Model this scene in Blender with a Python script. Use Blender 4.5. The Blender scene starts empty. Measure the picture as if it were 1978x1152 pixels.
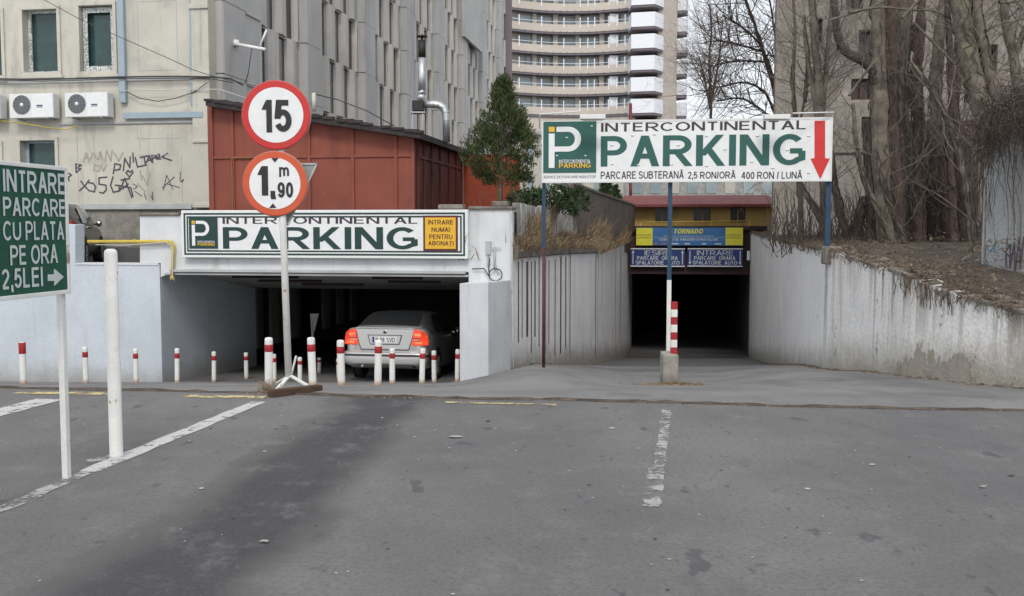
import bpy, math, random
from mathutils import Vector, Matrix

# ------------------------------------------------------------------ camera, sky, sun, exposure
scene = bpy.context.scene
COL = scene.collection
FPX, CX, CY, HOR, CAMZ = 1923.0, 989.0, 576.0, 440.0, 1.5
PITCH = math.atan((CY - HOR) / FPX)
cam_data = bpy.data.cameras.new("camera")
cam_data.sensor_width = 36.0
cam_data.lens = 36.0 * FPX / 1978.0
cam_data.clip_start = 0.1
cam_data.clip_end = 2000.0
cam = bpy.data.objects.new("camera", cam_data)
COL.objects.link(cam)
cam.location = (0, 0, CAMZ)
cam.rotation_euler = (math.pi / 2 - PITCH, 0, 0)
scene.camera = cam

SUN_EL, SUN_AZ = 42.0, 182.0      # degrees; azimuth clockwise from +Y
world = bpy.data.worlds.new("World")
scene.world = world
world.use_nodes = True
wn = world.node_tree
wn.nodes.clear()
w_out = wn.nodes.new("ShaderNodeOutputWorld")
w_bg = wn.nodes.new("ShaderNodeBackground")
w_sky = wn.nodes.new("ShaderNodeTexSky")
w_sky.sky_type = 'NISHITA'
w_sky.sun_disc = False
w_sky.sun_elevation = math.radians(SUN_EL)
w_sky.sun_rotation = math.radians(SUN_AZ)
w_sky.air_density = 1.2
w_sky.dust_density = 3.0
w_sky.ozone_density = 1.5
w_tc = wn.nodes.new("ShaderNodeTexCoord")
w_no = wn.nodes.new("ShaderNodeTexNoise")
w_no.inputs['Scale'].default_value = 2.6
w_no.inputs['Detail'].default_value = 6.0
w_ra = wn.nodes.new("ShaderNodeMapRange")
w_ra.inputs[1].default_value = 0.35
w_ra.inputs[2].default_value = 0.62
w_ra.inputs[3].default_value = 0.72
w_ra.inputs[4].default_value = 0.97
w_mx = wn.nodes.new("ShaderNodeMix")
w_mx.data_type = 'RGBA'
w_mx.inputs[7].default_value = (7.7, 7.95, 8.4, 1.0)     # thin cloud layer
wn.links.new(w_tc.outputs['Generated'], w_no.inputs['Vector'])
wn.links.new(w_no.outputs['Fac'], w_ra.inputs[0])
wn.links.new(w_ra.outputs[0], w_mx.inputs[0])
wn.links.new(w_sky.outputs[0], w_mx.inputs[6])
wn.links.new(w_mx.outputs[2], w_bg.inputs['Color'])
w_bg.inputs['Strength'].default_value = 0.115
wn.links.new(w_bg.outputs[0], w_out.inputs[0])

sun_l = bpy.data.lights.new("sun", 'SUN')
sun_l.energy = 1.1
sun_l.angle = math.radians(14)
sun_l.color = (1.0, 0.95, 0.87)
sun = bpy.data.objects.new("sun", sun_l)
COL.objects.link(sun)
_az, _el = math.radians(SUN_AZ), math.radians(SUN_EL)
_to = Vector((math.sin(_az) * math.cos(_el), math.cos(_az) * math.cos(_el), math.sin(_el)))
sun.rotation_euler = _to.to_track_quat('Z', 'Y').to_euler()
sun.location = (-10, -10, 30)

scene.view_settings.view_transform = 'Standard'
scene.view_settings.look = 'None'
scene.view_settings.gamma = 1.0
scene.view_settings.exposure = 0.48

# ------------------------------------------------------------------ helpers
TH = -math.atan(0.1565)            # the street grid is turned a little from the view axis
sin, cos, pi = math.sin, math.cos, math.pi

def ray(px, py):
    a, b = (px - CX) / FPX, -(py - CY) / FPX
    return Vector((a, cos(PITCH) + b * sin(PITCH), -sin(PITCH) + b * cos(PITCH)))

def P(px, py, Y):
    d = ray(px, py)
    return Vector((0, 0, CAMZ)) + d * (Y / d.y)

def XatY(px, Y):
    return P(px, HOR, Y).x

def lerp(a, b, t): return a + (b - a) * t
def clamp(t, a=0.0, b=1.0): return max(a, min(b, t))
def sstep(t):
    t = clamp(t)
    return t * t * (3 - 2 * t)
def pw(x, pts):
    if x <= pts[0][0]: return pts[0][1]
    for (a, za), (b, zb) in zip(pts, pts[1:]):
        if x <= b: return lerp(za, zb, (x - a) / (b - a))
    return pts[-1][1]

def zl(Y): return pw(Y, [(9.0, 0), (20.5, -1.696), (40, -2.9)])
def zr(Y): return pw(Y, [(8.6, 0), (9.6, -0.09), (11.5, -0.36), (14.5, -0.80), (37, -3.33), (90, -4.2)])
def zg(x, Y):
    """height of the ramps: the left one to the garage, the right one to the tunnel"""
    if Y < 8.5: return 0.0
    u = x / Y
    t = clamp((u + 0.06) / 0.08)
    rs = 0.20 * clamp((abs(u - 0.16) - 0.04) / 0.09) * sstep((Y - 9.5) / 4.5) * (1 - sstep((Y - 17) / 12))
    return lerp(zl(Y), zr(Y) + rs, t)

class MB:
    def __init__(s):
        s.V, s.F, s.M, s.S = [], [], [], []
    def add(s, vs, fs, m=0, smooth=False):
        o = len(s.V)
        s.V.extend([Vector(v) for v in vs])
        for f in fs:
            s.F.append([i + o for i in f]); s.M.append(m); s.S.append(smooth)
        return s
    def box(s, x0, y0, z0, x1, y1, z1, m=0):
        vs = [(x0,y0,z0),(x1,y0,z0),(x1,y1,z0),(x0,y1,z0),(x0,y0,z1),(x1,y0,z1),(x1,y1,z1),(x0,y1,z1)]
        return s.add(vs, [(3,2,1,0),(4,5,6,7),(0,1,5,4),(1,2,6,5),(2,3,7,6),(3,0,4,7)], m)
    def bar(s, p, q, w, h=None, m=0, up=(0,0,1)):
        p, q = Vector(p), Vector(q); h = h or w
        d = (q - p).normalized(); u = Vector(up)
        if abs(d.dot(u)) > .98: u = Vector((0,1,0))
        a = d.cross(u).normalized() * (w/2); b = a.cross(d).normalized() * (h/2)
        vs = [p-a-b,p+a-b,p+a+b,p-a+b,q-a-b,q+a-b,q+a+b,q-a+b]
        return s.add(vs, [(0,1,2,3),(7,6,5,4),(1,0,4,5),(2,1,5,6),(3,2,6,7),(0,3,7,4)], m)
    def tube(s, pts, r, n=8, m=0, cap=True, smooth=True):
        pts = [Vector(p) for p in pts]
        rr = r if isinstance(r, (list, tuple)) else [r]*len(pts)
        vs, fs = [], []
        pu = None
        for i, p in enumerate(pts):
            d = (pts[min(i+1, len(pts)-1)] - pts[max(i-1, 0)])
            d = d.normalized() if d.length > 1e-9 else Vector((0,0,1))
            if pu is None:
                pu = Vector((1,0,0)) if abs(d.x) < .9 else Vector((0,1,0))
            a = (pu - d*pu.dot(d)); a = a.normalized() if a.length > 1e-6 else d.orthogonal().normalized()
            pu = a; b = d.cross(a)
            for k in range(n):
                t = 2*pi*k/n
                vs.append(p + (a*cos(t) + b*sin(t))*rr[i])
        for i in range(len(pts)-1):
            for k in range(n):
                k2 = (k+1) % n
                fs.append((i*n+k, i*n+k2, (i+1)*n+k2, (i+1)*n+k))
        if cap and n > 2:
            fs.append(tuple(reversed(range(n)))); fs.append(tuple(range((len(pts)-1)*n, len(pts)*n)))
        return s.add(vs, fs, m, smooth)
    def lathe(s, prof, n=16, c=(0,0,0), m=0, mat=None, smooth=True, cap=True):
        vs, fs = [], []; c = Vector(c)
        for r, z in prof:
            for k in range(n):
                t = 2*pi*k/n
                v = Vector((r*cos(t), r*sin(t), z))
                if mat is not None: v = mat @ v
                vs.append(c + v)
        for i in range(len(prof)-1):
            for k in range(n):
                k2 = (k+1) % n
                fs.append((i*n+k, i*n+k2, (i+1)*n+k2, (i+1)*n+k))
        if cap:
            fs.append(tuple(reversed(range(n)))); fs.append(tuple(range((len(prof)-1)*n, len(prof)*n)))
        return s.add(vs, fs, m, smooth)
    def prism(s, poly, y0, y1, m=0):
        """polygon of (x, z) points, counter-clockwise seen from -y, between y0 (front) and y1 (back)"""
        n = len(poly)
        vs = [(x, y0, z) for x, z in poly] + [(x, y1, z) for x, z in poly]
        fs = [tuple(range(n)), tuple(reversed(range(n, 2*n)))]
        for i in range(n):
            j = (i+1) % n
            fs.append((i, i+n, j+n, j))
        return s.add(vs, fs, m)
    def plan(s, poly, z0, z1, m=0):
        """polygon of (x, y) points, counter-clockwise seen from above, z0/z1 numbers or lists"""
        n = len(poly)
        a = z0 if isinstance(z0, (list, tuple)) else [z0]*n
        b = z1 if isinstance(z1, (list, tuple)) else [z1]*n
        vs = [(p[0], p[1], a[i]) for i, p in enumerate(poly)] + [(p[0], p[1], b[i]) for i, p in enumerate(poly)]
        fs = [tuple(reversed(range(n))), tuple(range(n, 2*n))]
        for i in range(n):
            j = (i+1) % n
            fs.append((i, j, j+n, i+n))
        return s.add(vs, fs, m)
    def frame(s, x0, z0, x1, z1, w, y0, y1, m=0):
        s.box(x0, y0, z0, x1, y1, z0+w, m); s.box(x0, y0, z1-w, x1, y1, z1, m)
        s.box(x0, y0, z0+w, x0+w, y1, z1-w, m); s.box(x1-w, y0, z0+w, x1, y1, z1-w, m)
        return s
    def xf(s, mat):
        s.V = [mat @ v for v in s.V]; return s

WM = {}                             # world matrix of every object placed so far
def link(o, parent=None, loc=(0,0,0), rz=0, rot=None):
    COL.objects.link(o)
    o.location = loc
    e = rot if rot is not None else (0, 0, rz)
    o.rotation_euler = e
    from mathutils import Euler
    m = Matrix.Translation(Vector(loc)) @ Euler(e).to_matrix().to_4x4()
    if parent is not None:
        o.parent = parent
        m = WM[parent.name] @ m
    WM[o.name] = m
    return o
def tag(o, label=None, cat=None, group=None, kind=None):
    if label: o['label'] = label
    if cat: o['category'] = cat
    if group: o['group'] = group
    if kind: o['kind'] = kind
    return o
def thing(name, label, cat, loc=(0,0,0), rz=0, group=None, rot=None):
    o = bpy.data.objects.new(name, None)
    o.empty_display_size = 0.2
    link(o, None, loc, rz, rot)
    return tag(o, label, cat, group)
def obj(name, mb, mats, parent=None, world=False, bevel=0.0, seg=2, label=None, loc=(0,0,0), rz=0):
    if not isinstance(mats, (list, tuple)): mats = [mats]
    vs = mb.V
    if world and parent is not None:
        inv = WM[parent.name].inverted()
        vs = [inv @ v for v in vs]
    me = bpy.data.meshes.new(name)
    me.from_pydata([tuple(v) for v in vs], [], mb.F)
    for m in mats: me.materials.append(m)
    for p, mi, sm in zip(me.polygons, mb.M, mb.S):
        p.material_index = mi; p.use_smooth = sm
    me.update()
    o = bpy.data.objects.new(name, me)
    link(o, parent, loc, rz)
    if bevel > 0:
        b = o.modifiers.new("bevel", 'BEVEL')
        b.width = bevel; b.segments = seg; b.limit_method = 'ANGLE'; b.angle_limit = math.radians(40)
    if label: o['label'] = label
    return o
def single(name, label, cat, mb, mats, group=None, bevel=0, origin=None):
    """a thing that is one mesh; mesh given in world coordinates"""
    if origin is None:
        xs = [v.x for v in mb.V]; ys = [v.y for v in mb.V]; zs = [v.z for v in mb.V]
        origin = Vector(((min(xs)+max(xs))/2, (min(ys)+max(ys))/2, min(zs)))
    mb.xf(Matrix.Translation(-Vector(origin)))
    o = obj(name, mb, mats, None, bevel=bevel, loc=origin)
    return tag(o, label, cat, group)
def struct(name, mb, mats, bevel=0):
    o = obj(name, mb, mats, None, bevel=bevel)
    o['kind'] = 'structure'
    return o
def children(o): return [c for c in bpy.data.objects if c.parent == o]
def copy_tree(o, parent=None):
    c = o.copy(); COL.objects.link(c)
    if parent is not None: c.parent = parent
    for ch in children(o): copy_tree(ch, c)
    return c
def pix(root, px, py, y=0.0):
    """local (x, z) of the pixel's ray on the root's own plane y = const"""
    inv = WM[root.name].inverted()
    o = inv @ Vector((0, 0, CAMZ)); d = inv.to_3x3() @ ray(px, py)
    t = (y - o.y) / d.y
    p = o + d * t
    return p.x, p.z
def prect(root, x0, y0, x1, y1, y=0.0):
    """pixel rectangle (left, top, right, bottom) -> local x0, z0, x1, z1 on plane y"""
    mx, my = (x0+x1)/2, (y0+y1)/2
    return pix(root, x0, my, y)[0], pix(root, mx, y1, y)[1], pix(root, x1, my, y)[0], pix(root, mx, y0, y)[1]

_txt = {}
def _arc(cx, cy, rx, ry, a0, a1, n=14):
    return [(cx + rx*cos(math.radians(a0 + (a1-a0)*i/n)), cy + ry*sin(math.radians(a0 + (a1-a0)*i/n))) for i in range(n+1)]
def _bowl(y0, y1, x0=.0, xm=.48, xr=1.0, n=12):
    c = (y0+y1)/2
    return [(x0, y1)] + _arc(xm, c, xr-xm, (y1-y0)/2, 90, -90, n) + [(x0, y0)]
_EL = lambda cx=.5, cy=.5, rx=.5, ry=.5: ('c', _arc(cx, cy, rx, ry, 90, -270, 28)[:-1])
_ST = ('l', [(0, 0), (0, 1)])
GLY = {
 'A': (.70, [('d', 0, 0, .5, 1), ('d', 1, 0, .5, 1), ('b', [(.19, .30), (.81, .30)])]),
 'B': (.66, [_ST, ('b', _bowl(.54, 1, 0, .50, .93)), ('b', _bowl(0, .54, 0, .50, 1.0))]),
 'C': (.72, [('l', _arc(.52, .5, .52, .5, 42, 318, 24))]),
 'D': (.70, [_ST, ('b', _bowl(0, 1, 0, .42, 1.0, 16))]),
 'E': (.60, [_ST, ('b', [(0, 1), (1.0, 1)]), ('b', [(0, .53), (.92, .53)]), ('b', [(0, 0), (1.02, 0)])]),
 'F': (.56, [_ST, ('b', [(0, 1), (1, 1)]), ('b', [(0, .52), (.9, .52)])]),
 'G': (.77, [('l', _arc(.5, .5, .5, .5, 44, 310, 24) + [(.985, .17), (.985, .45)]), ('b', [(.52, .45), (1.0, .45)])]),
 'H': (.70, [_ST, ('l', [(1, 0), (1, 1)]), ('b', [(0, .53), (1, .53)])]),
 'I': (.0, [_ST]),
 'K': (.70, [_ST, ('d', .10, .34, .90, 1), ('d', .36, .58, .97, 0)]),
 'L': (.54, [_ST, ('b', [(0, 0), (1, 0)])]),
 'M': (.80, [_ST, ('l', [(1, 0), (1, 1)]), ('d', .02, 1, .5, 0), ('d', .98, 1, .5, 0)]),
 'N': (.70, [_ST, ('l', [(1, 0), (1, 1)]), ('d', .0, 1, 1.0, 0)]),
 'O': (.77, [_EL()]),
 'P': (.64, [_ST, ('b', _bowl(.44, 1, 0, .52, 1))]),
 'R': (.71, [_ST, ('b', _bowl(.46, 1, 0, .52, .96)), ('d', .46, .46, .99, 0)]),
 'S': (.64, [('l', _arc(.50, .755, .46, .245, 22, 180, 10)[:-1] + _arc(.50, .755, .46, .245, 180, 262, 5)[:-1] + _arc(.50, .25, .50, .25, 78, 0, 5)[:-1] + _arc(.50, .25, .50, .25, 0, -158, 12))]),
 'T': (.62, [('l', [(.5, 0), (.5, 1)]), ('b', [(-.02, 1), (1.02, 1)])]),
 'U': (.68, [('l', [(0, 1)] + _arc(.5, .36, .5, .36, 180, 360, 16) + [(1, 1)])]),
 'V': (.68, [('d', 0, 1, .5, 0), ('d', 1, 1, .5, 0)]),
 'X': (.66, [('d', 0, 0, 1, 1), ('d', 0, 1, 1, 0)]),
 'Z': (.60, [('b', [(0, 1), (1, 1)]), ('d', .0, .0, 1.0, 1.0), ('b', [(0, 0), (1, 0)])]),
 '0': (.54, [_EL()]),
 '1': (.30, [('l', [(1, 0), (1, 1)]), ('d', -.1, .70, .95, .96)]),
 '2': (.54, [('l', _arc(.5, .72, .47, .28, 165, -30, 14) + [(.06, .06)]), ('b', [(-.02, 0), (1.02, 0)])]),
 '4': (.56, [('l', [(.74, 0), (.74, 1)]), ('d', -.04, .26, .66, 1), ('b', [(-.04, .26), (1.04, .26)])]),
 '5': (.54, [('b', [(.18, 1), (.96, 1)]), ('d', .0, .42, .16, 1), ('l', _arc(.48, .335, .50, .31, 150, -155, 18))]),
 '8': (.54, [_EL(.5, .755, .44, .245), _EL(.5, .265, .5, .265)]),
 '9': (.54, [_EL(.5, .68, .5, .32), ('l', [(1, .68)] + _arc(.48, .36, .52, .36, 25, -150, 12))]),
 ',': (.04, [('l', [(.5, 0), (.5, .05)]), ('d', -1.2, -.16, .9, .02)]),
 '/': (.28, [('d', 0, 0, 1, 1)]),
 '-': (.28, [('b', [(0, .4), (1, .4)])]),
 'm': (.80, [('l', [(0, 0), (0, .72)]), ('l', [(0, .45)] + _arc(.25, .47, .25, .25, 170, 0, 8) + [(.5, 0)]), ('l', [(.5, .45)] + _arc(.75, .47, .25, .25, 170, 0, 8) + [(1, 0)])]),
}
GLY['Ă'] = (.70, GLY['A'][1] + [('l', _arc(.5, 1.34, .24, .15, 200, 340, 8))])
GLY['Ț'] = (.62, GLY['T'][1] + [('d', .42, -.32, .52, -.14)])
def text_geo(s, weight, depth, shear=0.0):
    """plain grotesque capitals drawn as flat strokes; cap height 1"""
    k = (s, weight, shear)
    if k in _txt: return _txt[k]
    th = .10 + weight*1.9
    V, F = [], []
    def ribbon(pts, ox, w, closed, cap, lay):
        q = [Vector((ox + th/2 + x*w, th/2 + y*(1-th), 0)) for x, y in pts]
        if not closed and cap:
            a, c_ = (q[0]-q[1]).normalized(), (q[-1]-q[-2]).normalized(); q[0] = q[0] + a*th/2*cap; q[-1] = q[-1] + c_*th/2*cap
        n = len(q); base = len(V)
        for i in range(n):
            p, a, c_ = q[i], q[i-1] if (closed or i) else None, q[(i+1) % n] if (closed or i < n-1) else None
            if a is None: d1 = d2 = (c_-p).normalized()
            elif c_ is None: d1 = d2 = (p-a).normalized()
            else: d1, d2 = (p-a).normalized(), (c_-p).normalized()
            n1, n2 = Vector((-d1.y, d1.x, 0)), Vector((-d2.y, d2.x, 0)); m_ = n1+n2
            m_ = m_.normalized() if m_.length > 1e-6 else n1
            l = min(th/2/max(.35, m_.dot(n1)), th*.62)
            V.append(p+m_*l + Vector((0, 0, lay))); V.append(p-m_*l + Vector((0, 0, lay)))
        for i in range(n if closed else n-1):
            j = (i+1) % n; F.append((base+2*i, base+2*i+1, base+2*j+1, base+2*j))
    x = 0.0; lay = 0
    for ch in s:
        if ch == ' ': x += .30; continue
        w, st = GLY[ch]; w = max(w-th, 0.0)
        for g in st:
            z = (lay % 6)*.00035; lay += 1
            if g[0] == 'c': ribbon(g[1], x, w, True, 0, z)
            elif g[0] == 'l': ribbon(g[1], x, w, False, 1.0 if len(g[1]) == 2 else .0 if ch in 'CGSU' else 0.0, z)
            elif g[0] == 'b': ribbon(g[1], x, w, False, 0.0, z)
            else:
                _, ax, ay, bx, by = g
                full = w + th; hw = th*.54*(1.0 + .12*abs(bx-ax)*w/max(.2, abs(by-ay)))
                X = lambda u, y: x + (th/2 + u*w) if 0 < y < 1 or 0 < u < 1 else x + (hw + u*(full-2*hw))
                base = len(V); p0, p1 = Vector((X(ax, ay), ay, z)), Vector((X(bx, by), by, z))
                V.extend([p0-Vector((hw, 0, 0)), p0+Vector((hw, 0, 0)), p1+Vector((hw, 0, 0)), p1-Vector((hw, 0, 0))]); F.append((base, base+1, base+2, base+3))
        x += w + th + .085
    if shear: V = [Vector((v.x + v.y*shear, v.y, v.z)) for v in V]
    _txt[k] = (V, F)
    return _txt[k]
def text(mb, s, rect, y, m=0, weight=0.02, depth=0.003, shear=0.0):
    """fit the words into rect (x0, z0, x1, z1) on the plane y, facing -y"""
    vs, fs = text_geo(s, weight, depth, shear)
    ax, bx = min(v.x for v in vs), max(v.x for v in vs)
    ay, by = min(v.y for v in vs), max(v.y for v in vs)
    x0, z0, x1, z1 = rect
    mb.add([(lerp(x0, x1, (v.x-ax)/(bx-ax)), y - v.z, lerp(z0, z1, (v.y-ay)/(by-ay))) for v in vs], fs, m)

# ------------------------------------------------------------------ materials
def words(root, s, rect, y, mat_, weight=0.02, depth=0.003, shear=0.0):
    b = MB(); text(b, s, rect, y, 0, weight, depth, shear)
    return obj('lettering', b, mat_, root)
def nd(nt, t, **kw):
    n = nt.nodes.new(t)
    for k, v in kw.items(): setattr(n, k, v)
    return n
def base_mat(name):
    m = bpy.data.materials.new(name); m.use_nodes = True
    nt = m.node_tree
    return m, nt, nt.nodes['Principled BSDF']
def rgba(c): return (c[0], c[1], c[2], 1.0)
def noise(nt, vec, scale, detail=5, rough=.6, stretch=None, loc=None):
    if stretch or loc:
        mp = nd(nt, 'ShaderNodeMapping')
        if stretch: mp.inputs['Scale'].default_value = stretch
        if loc: mp.inputs['Location'].default_value = loc
        nt.links.new(vec, mp.inputs['Vector']); vec = mp.outputs[0]
    n = nd(nt, 'ShaderNodeTexNoise')
    n.inputs['Scale'].default_value = scale; n.inputs['Detail'].default_value = detail
    n.inputs['Roughness'].default_value = rough
    nt.links.new(vec, n.inputs['Vector'])
    return n.outputs['Fac']
def rng(nt, val, a, b, lo=0.0, hi=1.0):
    n = nd(nt, 'ShaderNodeMapRange'); n.interpolation_type = 'SMOOTHSTEP'
    n.inputs[1].default_value, n.inputs[2].default_value = a, b
    n.inputs[3].default_value, n.inputs[4].default_value = lo, hi
    nt.links.new(val, n.inputs[0]); return n.outputs[0]
def mixc(nt, fac, a, b):
    n = nd(nt, 'ShaderNodeMix', data_type='RGBA')
    for i, v in ((0, fac), (6, a), (7, b)):
        if isinstance(v, (int, float)): n.inputs[i].default_value = v
        elif isinstance(v, (tuple, list)): n.inputs[i].default_value = rgba(v)
        else: nt.links.new(v, n.inputs[i])
    return n.outputs[2]
def mth(nt, op, a, b=None):
    n = nd(nt, 'ShaderNodeMath', operation=op)
    for i, v in ((0, a), (1, b)):
        if v is None: continue
        if isinstance(v, (int, float)): n.inputs[i].default_value = v
        else: nt.links.new(v, n.inputs[i])
    return n.outputs[0]
def bump(nt, bs, val, strength, dist):
    b = nd(nt, 'ShaderNodeBump'); b.inputs['Strength'].default_value = strength; b.inputs['Distance'].default_value = dist
    nt.links.new(val, b.inputs['Height']); nt.links.new(b.outputs[0], bs.inputs['Normal'])
def mk(name, c, c2=None, scale=3.0, rough=.7, streak=None, blot=None, low=None, bmp=.15, bscale=40, metal=0.0, fine=0.12, spec=.35):
    """c..c2 cloudy variation; streak=(colour, amount, xscale) vertical runs; blot=(colour, scale, lo, hi) patches;
    low=(colour, z0, z1) dirt that gathers towards the foot (z in the object's own space)"""
    m, nt, bs = base_mat(name)
    tc = nd(nt, 'ShaderNodeTexCoord'); v = tc.outputs['Object']
    c2 = c2 or tuple(x*.8 for x in c)
    col = mixc(nt, rng(nt, noise(nt, v, scale), .3, .7), c, c2)
    if streak:
        sc, am, xs = streak
        f = rng(nt, noise(nt, v, 1.0, 4, .65, (xs, xs, .35)), .52, .75, 0, am)
        col = mixc(nt, f, col, sc)
        f = rng(nt, noise(nt, v, 1.0, 6, .7, (xs*3.1, xs*3.1, .55), (4.4, 2.2, .7)), .56, .70, 0, am*.8)
        col = mixc(nt, f, col, sc)
    if blot:
        bc, bs_, lo, hi = blot
        f = rng(nt, noise(nt, v, bs_, 6, .65, None, (3.1, 7.7, 1.3)), lo, hi)
        col = mixc(nt, f, col, bc)
    if low:
        lc, z0, z1, slope = (tuple(low) + (0.0,))[:4]
        sp = nd(nt, 'ShaderNodeSeparateXYZ'); nt.links.new(v, sp.inputs[0])
        zz = mth(nt, 'ADD', mth(nt, 'ADD', sp.outputs[2], mth(nt, 'MULTIPLY', sp.outputs[1], slope)), mth(nt, 'MULTIPLY', noise(nt, v, 2.2, 5, .7), (z1-z0)*1.1))
        f = rng(nt, zz, z0+(z1-z0)*.5, z1+(z1-z0)*.6, .85, 0)
        col = mixc(nt, f, col, lc)
    if fine:
        g = noise(nt, v, bscale*1.5, 3)
        k = rng(nt, g, .3, .7, 1-fine, 1+fine)
        n = nd(nt, 'ShaderNodeMix', data_type='RGBA', blend_type='MULTIPLY')
        n.inputs[0].default_value = 1.0
        nt.links.new(col, n.inputs[6]); nt.links.new(k, n.inputs[7]); col = n.outputs[2]
    nt.links.new(col, bs.inputs['Base Color'])
    nt.links.new(rng(nt, noise(nt, v, scale*2.3), .3, .7, clamp(rough-.08), clamp(rough+.08)), bs.inputs['Roughness'])
    bs.inputs['Metallic'].default_value = metal
    bs.inputs['Specular IOR Level'].default_value = spec
    if bmp: bump(nt, bs, noise(nt, v, bscale, 5, .65), bmp, .02)
    return m
def plain(name, c, rough=.5, metal=0.0, spec=.5, var=.08, scale=8):
    return mk(name, c, tuple(x*(1-var) for x in c), scale=scale, rough=rough, metal=metal, spec=spec, bmp=0.0, fine=.03)

# ------------------------------------------------------------------ the materials of the place
M = {}
M['white_wall'] = mk("white_wall", (.66,.68,.70), (.56,.58,.60), 1.2, .8, streak=((.30,.28,.26), .35, 2.2), blot=((.42,.40,.37), 3.2, .68, .76), bmp=.2)
M['bluish_wall'] = mk("bluish_wall", (.54,.585,.63), (.46,.505,.55), .8, .8, streak=((.34,.36,.38), .4, 1.8), blot=((.36,.37,.37), 2.4, .66, .8), low=((.30,.29,.27), -1.75, -1.2), bmp=.15)
M['old_white'] = mk("old_white", (.64,.65,.66), (.53,.54,.56), 1.0, .85, streak=((.17,.145,.12), .80, 3.6), blot=((.34,.31,.27), 1.1, .56, .72), bmp=.4, bscale=25)
M['cream'] = mk("cream", (.55,.53,.455), (.46,.445,.39), .7, .85, streak=((.27,.26,.235), .60, 1.6), blot=((.38,.36,.32), 1.1, .54, .78), bmp=.2)
M['trim_grey'] = mk("trim_grey", (.45,.46,.46), (.36,.37,.37), 2, .8)
M['rough_concrete'] = mk("rough_concrete", (.30,.285,.25), (.20,.19,.17), 2.5, .95, blot=((.40,.38,.34), 3, .6, .72), bmp=.6, bscale=14)
M['office'] = mk("office", (.46,.455,.44), (.38,.375,.365), .35, .85, streak=((.22,.21,.20), .45, 1.2), bmp=.1)
M['office_fin'] = mk("office_fin", (.55,.52,.475), (.45,.43,.40), .5, .85, streak=((.26,.24,.22), .45, 1.5), bmp=.1)
M['office_glass'] = plain("office_glass", (.035,.030,.028), .25)
M['dark_glass'] = plain("dark_glass", (.035,.075,.075), .12, var=.35, scale=2)
M['grille'] = mk("grille", (.62,.64,.62), (.50,.52,.50), 4, .5, blot=((.16,.18,.18), 26, .50, .54), bmp=.1)
M['duct'] = plain("duct", (.30,.38,.43), .45)
M['ac_white'] = plain("ac_white", (.68,.69,.68), .45)
M['ac_fan'] = plain("ac_fan", (.10,.10,.10), .6)
M['ac_mark'] = plain("ac_mark", (.05,.06,.14), .5)
M['door_trim'] = mk("door_trim", (.26,.16,.05), (.22,.09,.04), 9, .7, bmp=0)
M['black'] = plain("black", (.012,.012,.014), .6)
M['cable'] = plain("cable", (.05,.05,.05), .7)
M['white_cable'] = plain("white_cable", (.55,.55,.52), .6)
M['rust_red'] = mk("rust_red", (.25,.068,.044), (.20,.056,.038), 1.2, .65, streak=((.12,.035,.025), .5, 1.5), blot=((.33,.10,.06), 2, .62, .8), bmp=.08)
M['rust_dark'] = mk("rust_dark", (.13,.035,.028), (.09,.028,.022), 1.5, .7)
M['orange_red'] = mk("orange_red", (.30,.052,.020), (.24,.044,.018), 1.0, .65, blot=((.28,.08,.05), 1.4, .66, .8))
M['tar'] = mk("tar", (.030,.026,.026), (.05,.04,.04), 3, .9, bmp=.4, bscale=18)
M['galv'] = mk("galv", (.55,.57,.58), (.42,.44,.45), 6, .38, metal=.75, bmp=0)
M['pipe_yellow'] = mk("pipe_yellow", (.60,.45,.07), (.48,.36,.06), 5, .6, blot=((.30,.20,.06), 8, .6, .75))
M['post_white'] = mk("post_white", (.72,.72,.69), (.62,.62,.60), 6, .6, blot=((.30,.24,.18), 7, .62, .68), low=((.36,.17,.05), 0, .09), bmp=.03, fine=.04)
M['scuffed_white'] = mk("scuffed_white", (.70,.70,.67), (.60,.60,.57), 6, .6, blot=((.36,.19,.08), 11, .62, .70), bmp=.05, fine=.04)
M['post_red'] = mk("post_red", (.36,.022,.028), (.28,.02,.025), 9, .6, blot=((.50,.22,.20), 14, .66, .76), bmp=.05)
M['sign_white'] = plain("sign_white", (.74,.75,.75), .35)
M['sign_grey_back'] = plain("sign_grey_back", (.27,.28,.27), .6, var=.2)
M['sign_red'] = plain("sign_red", (.52,.022,.020), .4)
M['sign_orange'] = plain("sign_orange", (.55,.085,.028), .45)
M['ink_green'] = plain("ink_green", (.008,.040,.036), .4)
M['ink_green_light'] = plain("ink_green_light", (.012,.092,.074), .45)
M['ink_dark'] = plain("ink_dark", (.035,.026,.036), .5)
M['ink_black'] = plain("ink_black", (.012,.012,.015), .5)
M['sign_yellow'] = plain("sign_yellow", (.72,.42,.025), .45)
M['bright_yellow'] = plain("bright_yellow", (.66,.62,.04), .5)
M['letter_grey'] = plain("letter_grey", (.52,.57,.56), .5)
M['green_panel'] = mk("green_panel", (.010,.085,.050), (.008,.065,.040), 5, .45, bmp=0)
M['maroon'] = plain("maroon", (.10,.015,.02), .5)
M['arrow_red'] = plain("arrow_red", (.58,.022,.020), .4)
M['blue_pole'] = mk("blue_pole", (.022,.062,.115), (.018,.046,.085), 9, .5, blot=((.16,.10,.07), 12, .66, .74), bmp=.05)
M['maroon_pole'] = mk("maroon_pole", (.10,.028,.030), (.06,.02,.022), 9, .6)
M['blue_sign'] = plain("blue_sign", (.014,.035,.17), .4)
M['banner_blue'] = plain("banner_blue", (.030,.145,.36), .5, var=.2, scale=2)
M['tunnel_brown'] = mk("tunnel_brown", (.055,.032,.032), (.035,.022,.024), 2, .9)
M['dark_inside'] = mk("dark_inside", (.13,.135,.135), (.085,.09,.09), 1, .9)
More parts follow.
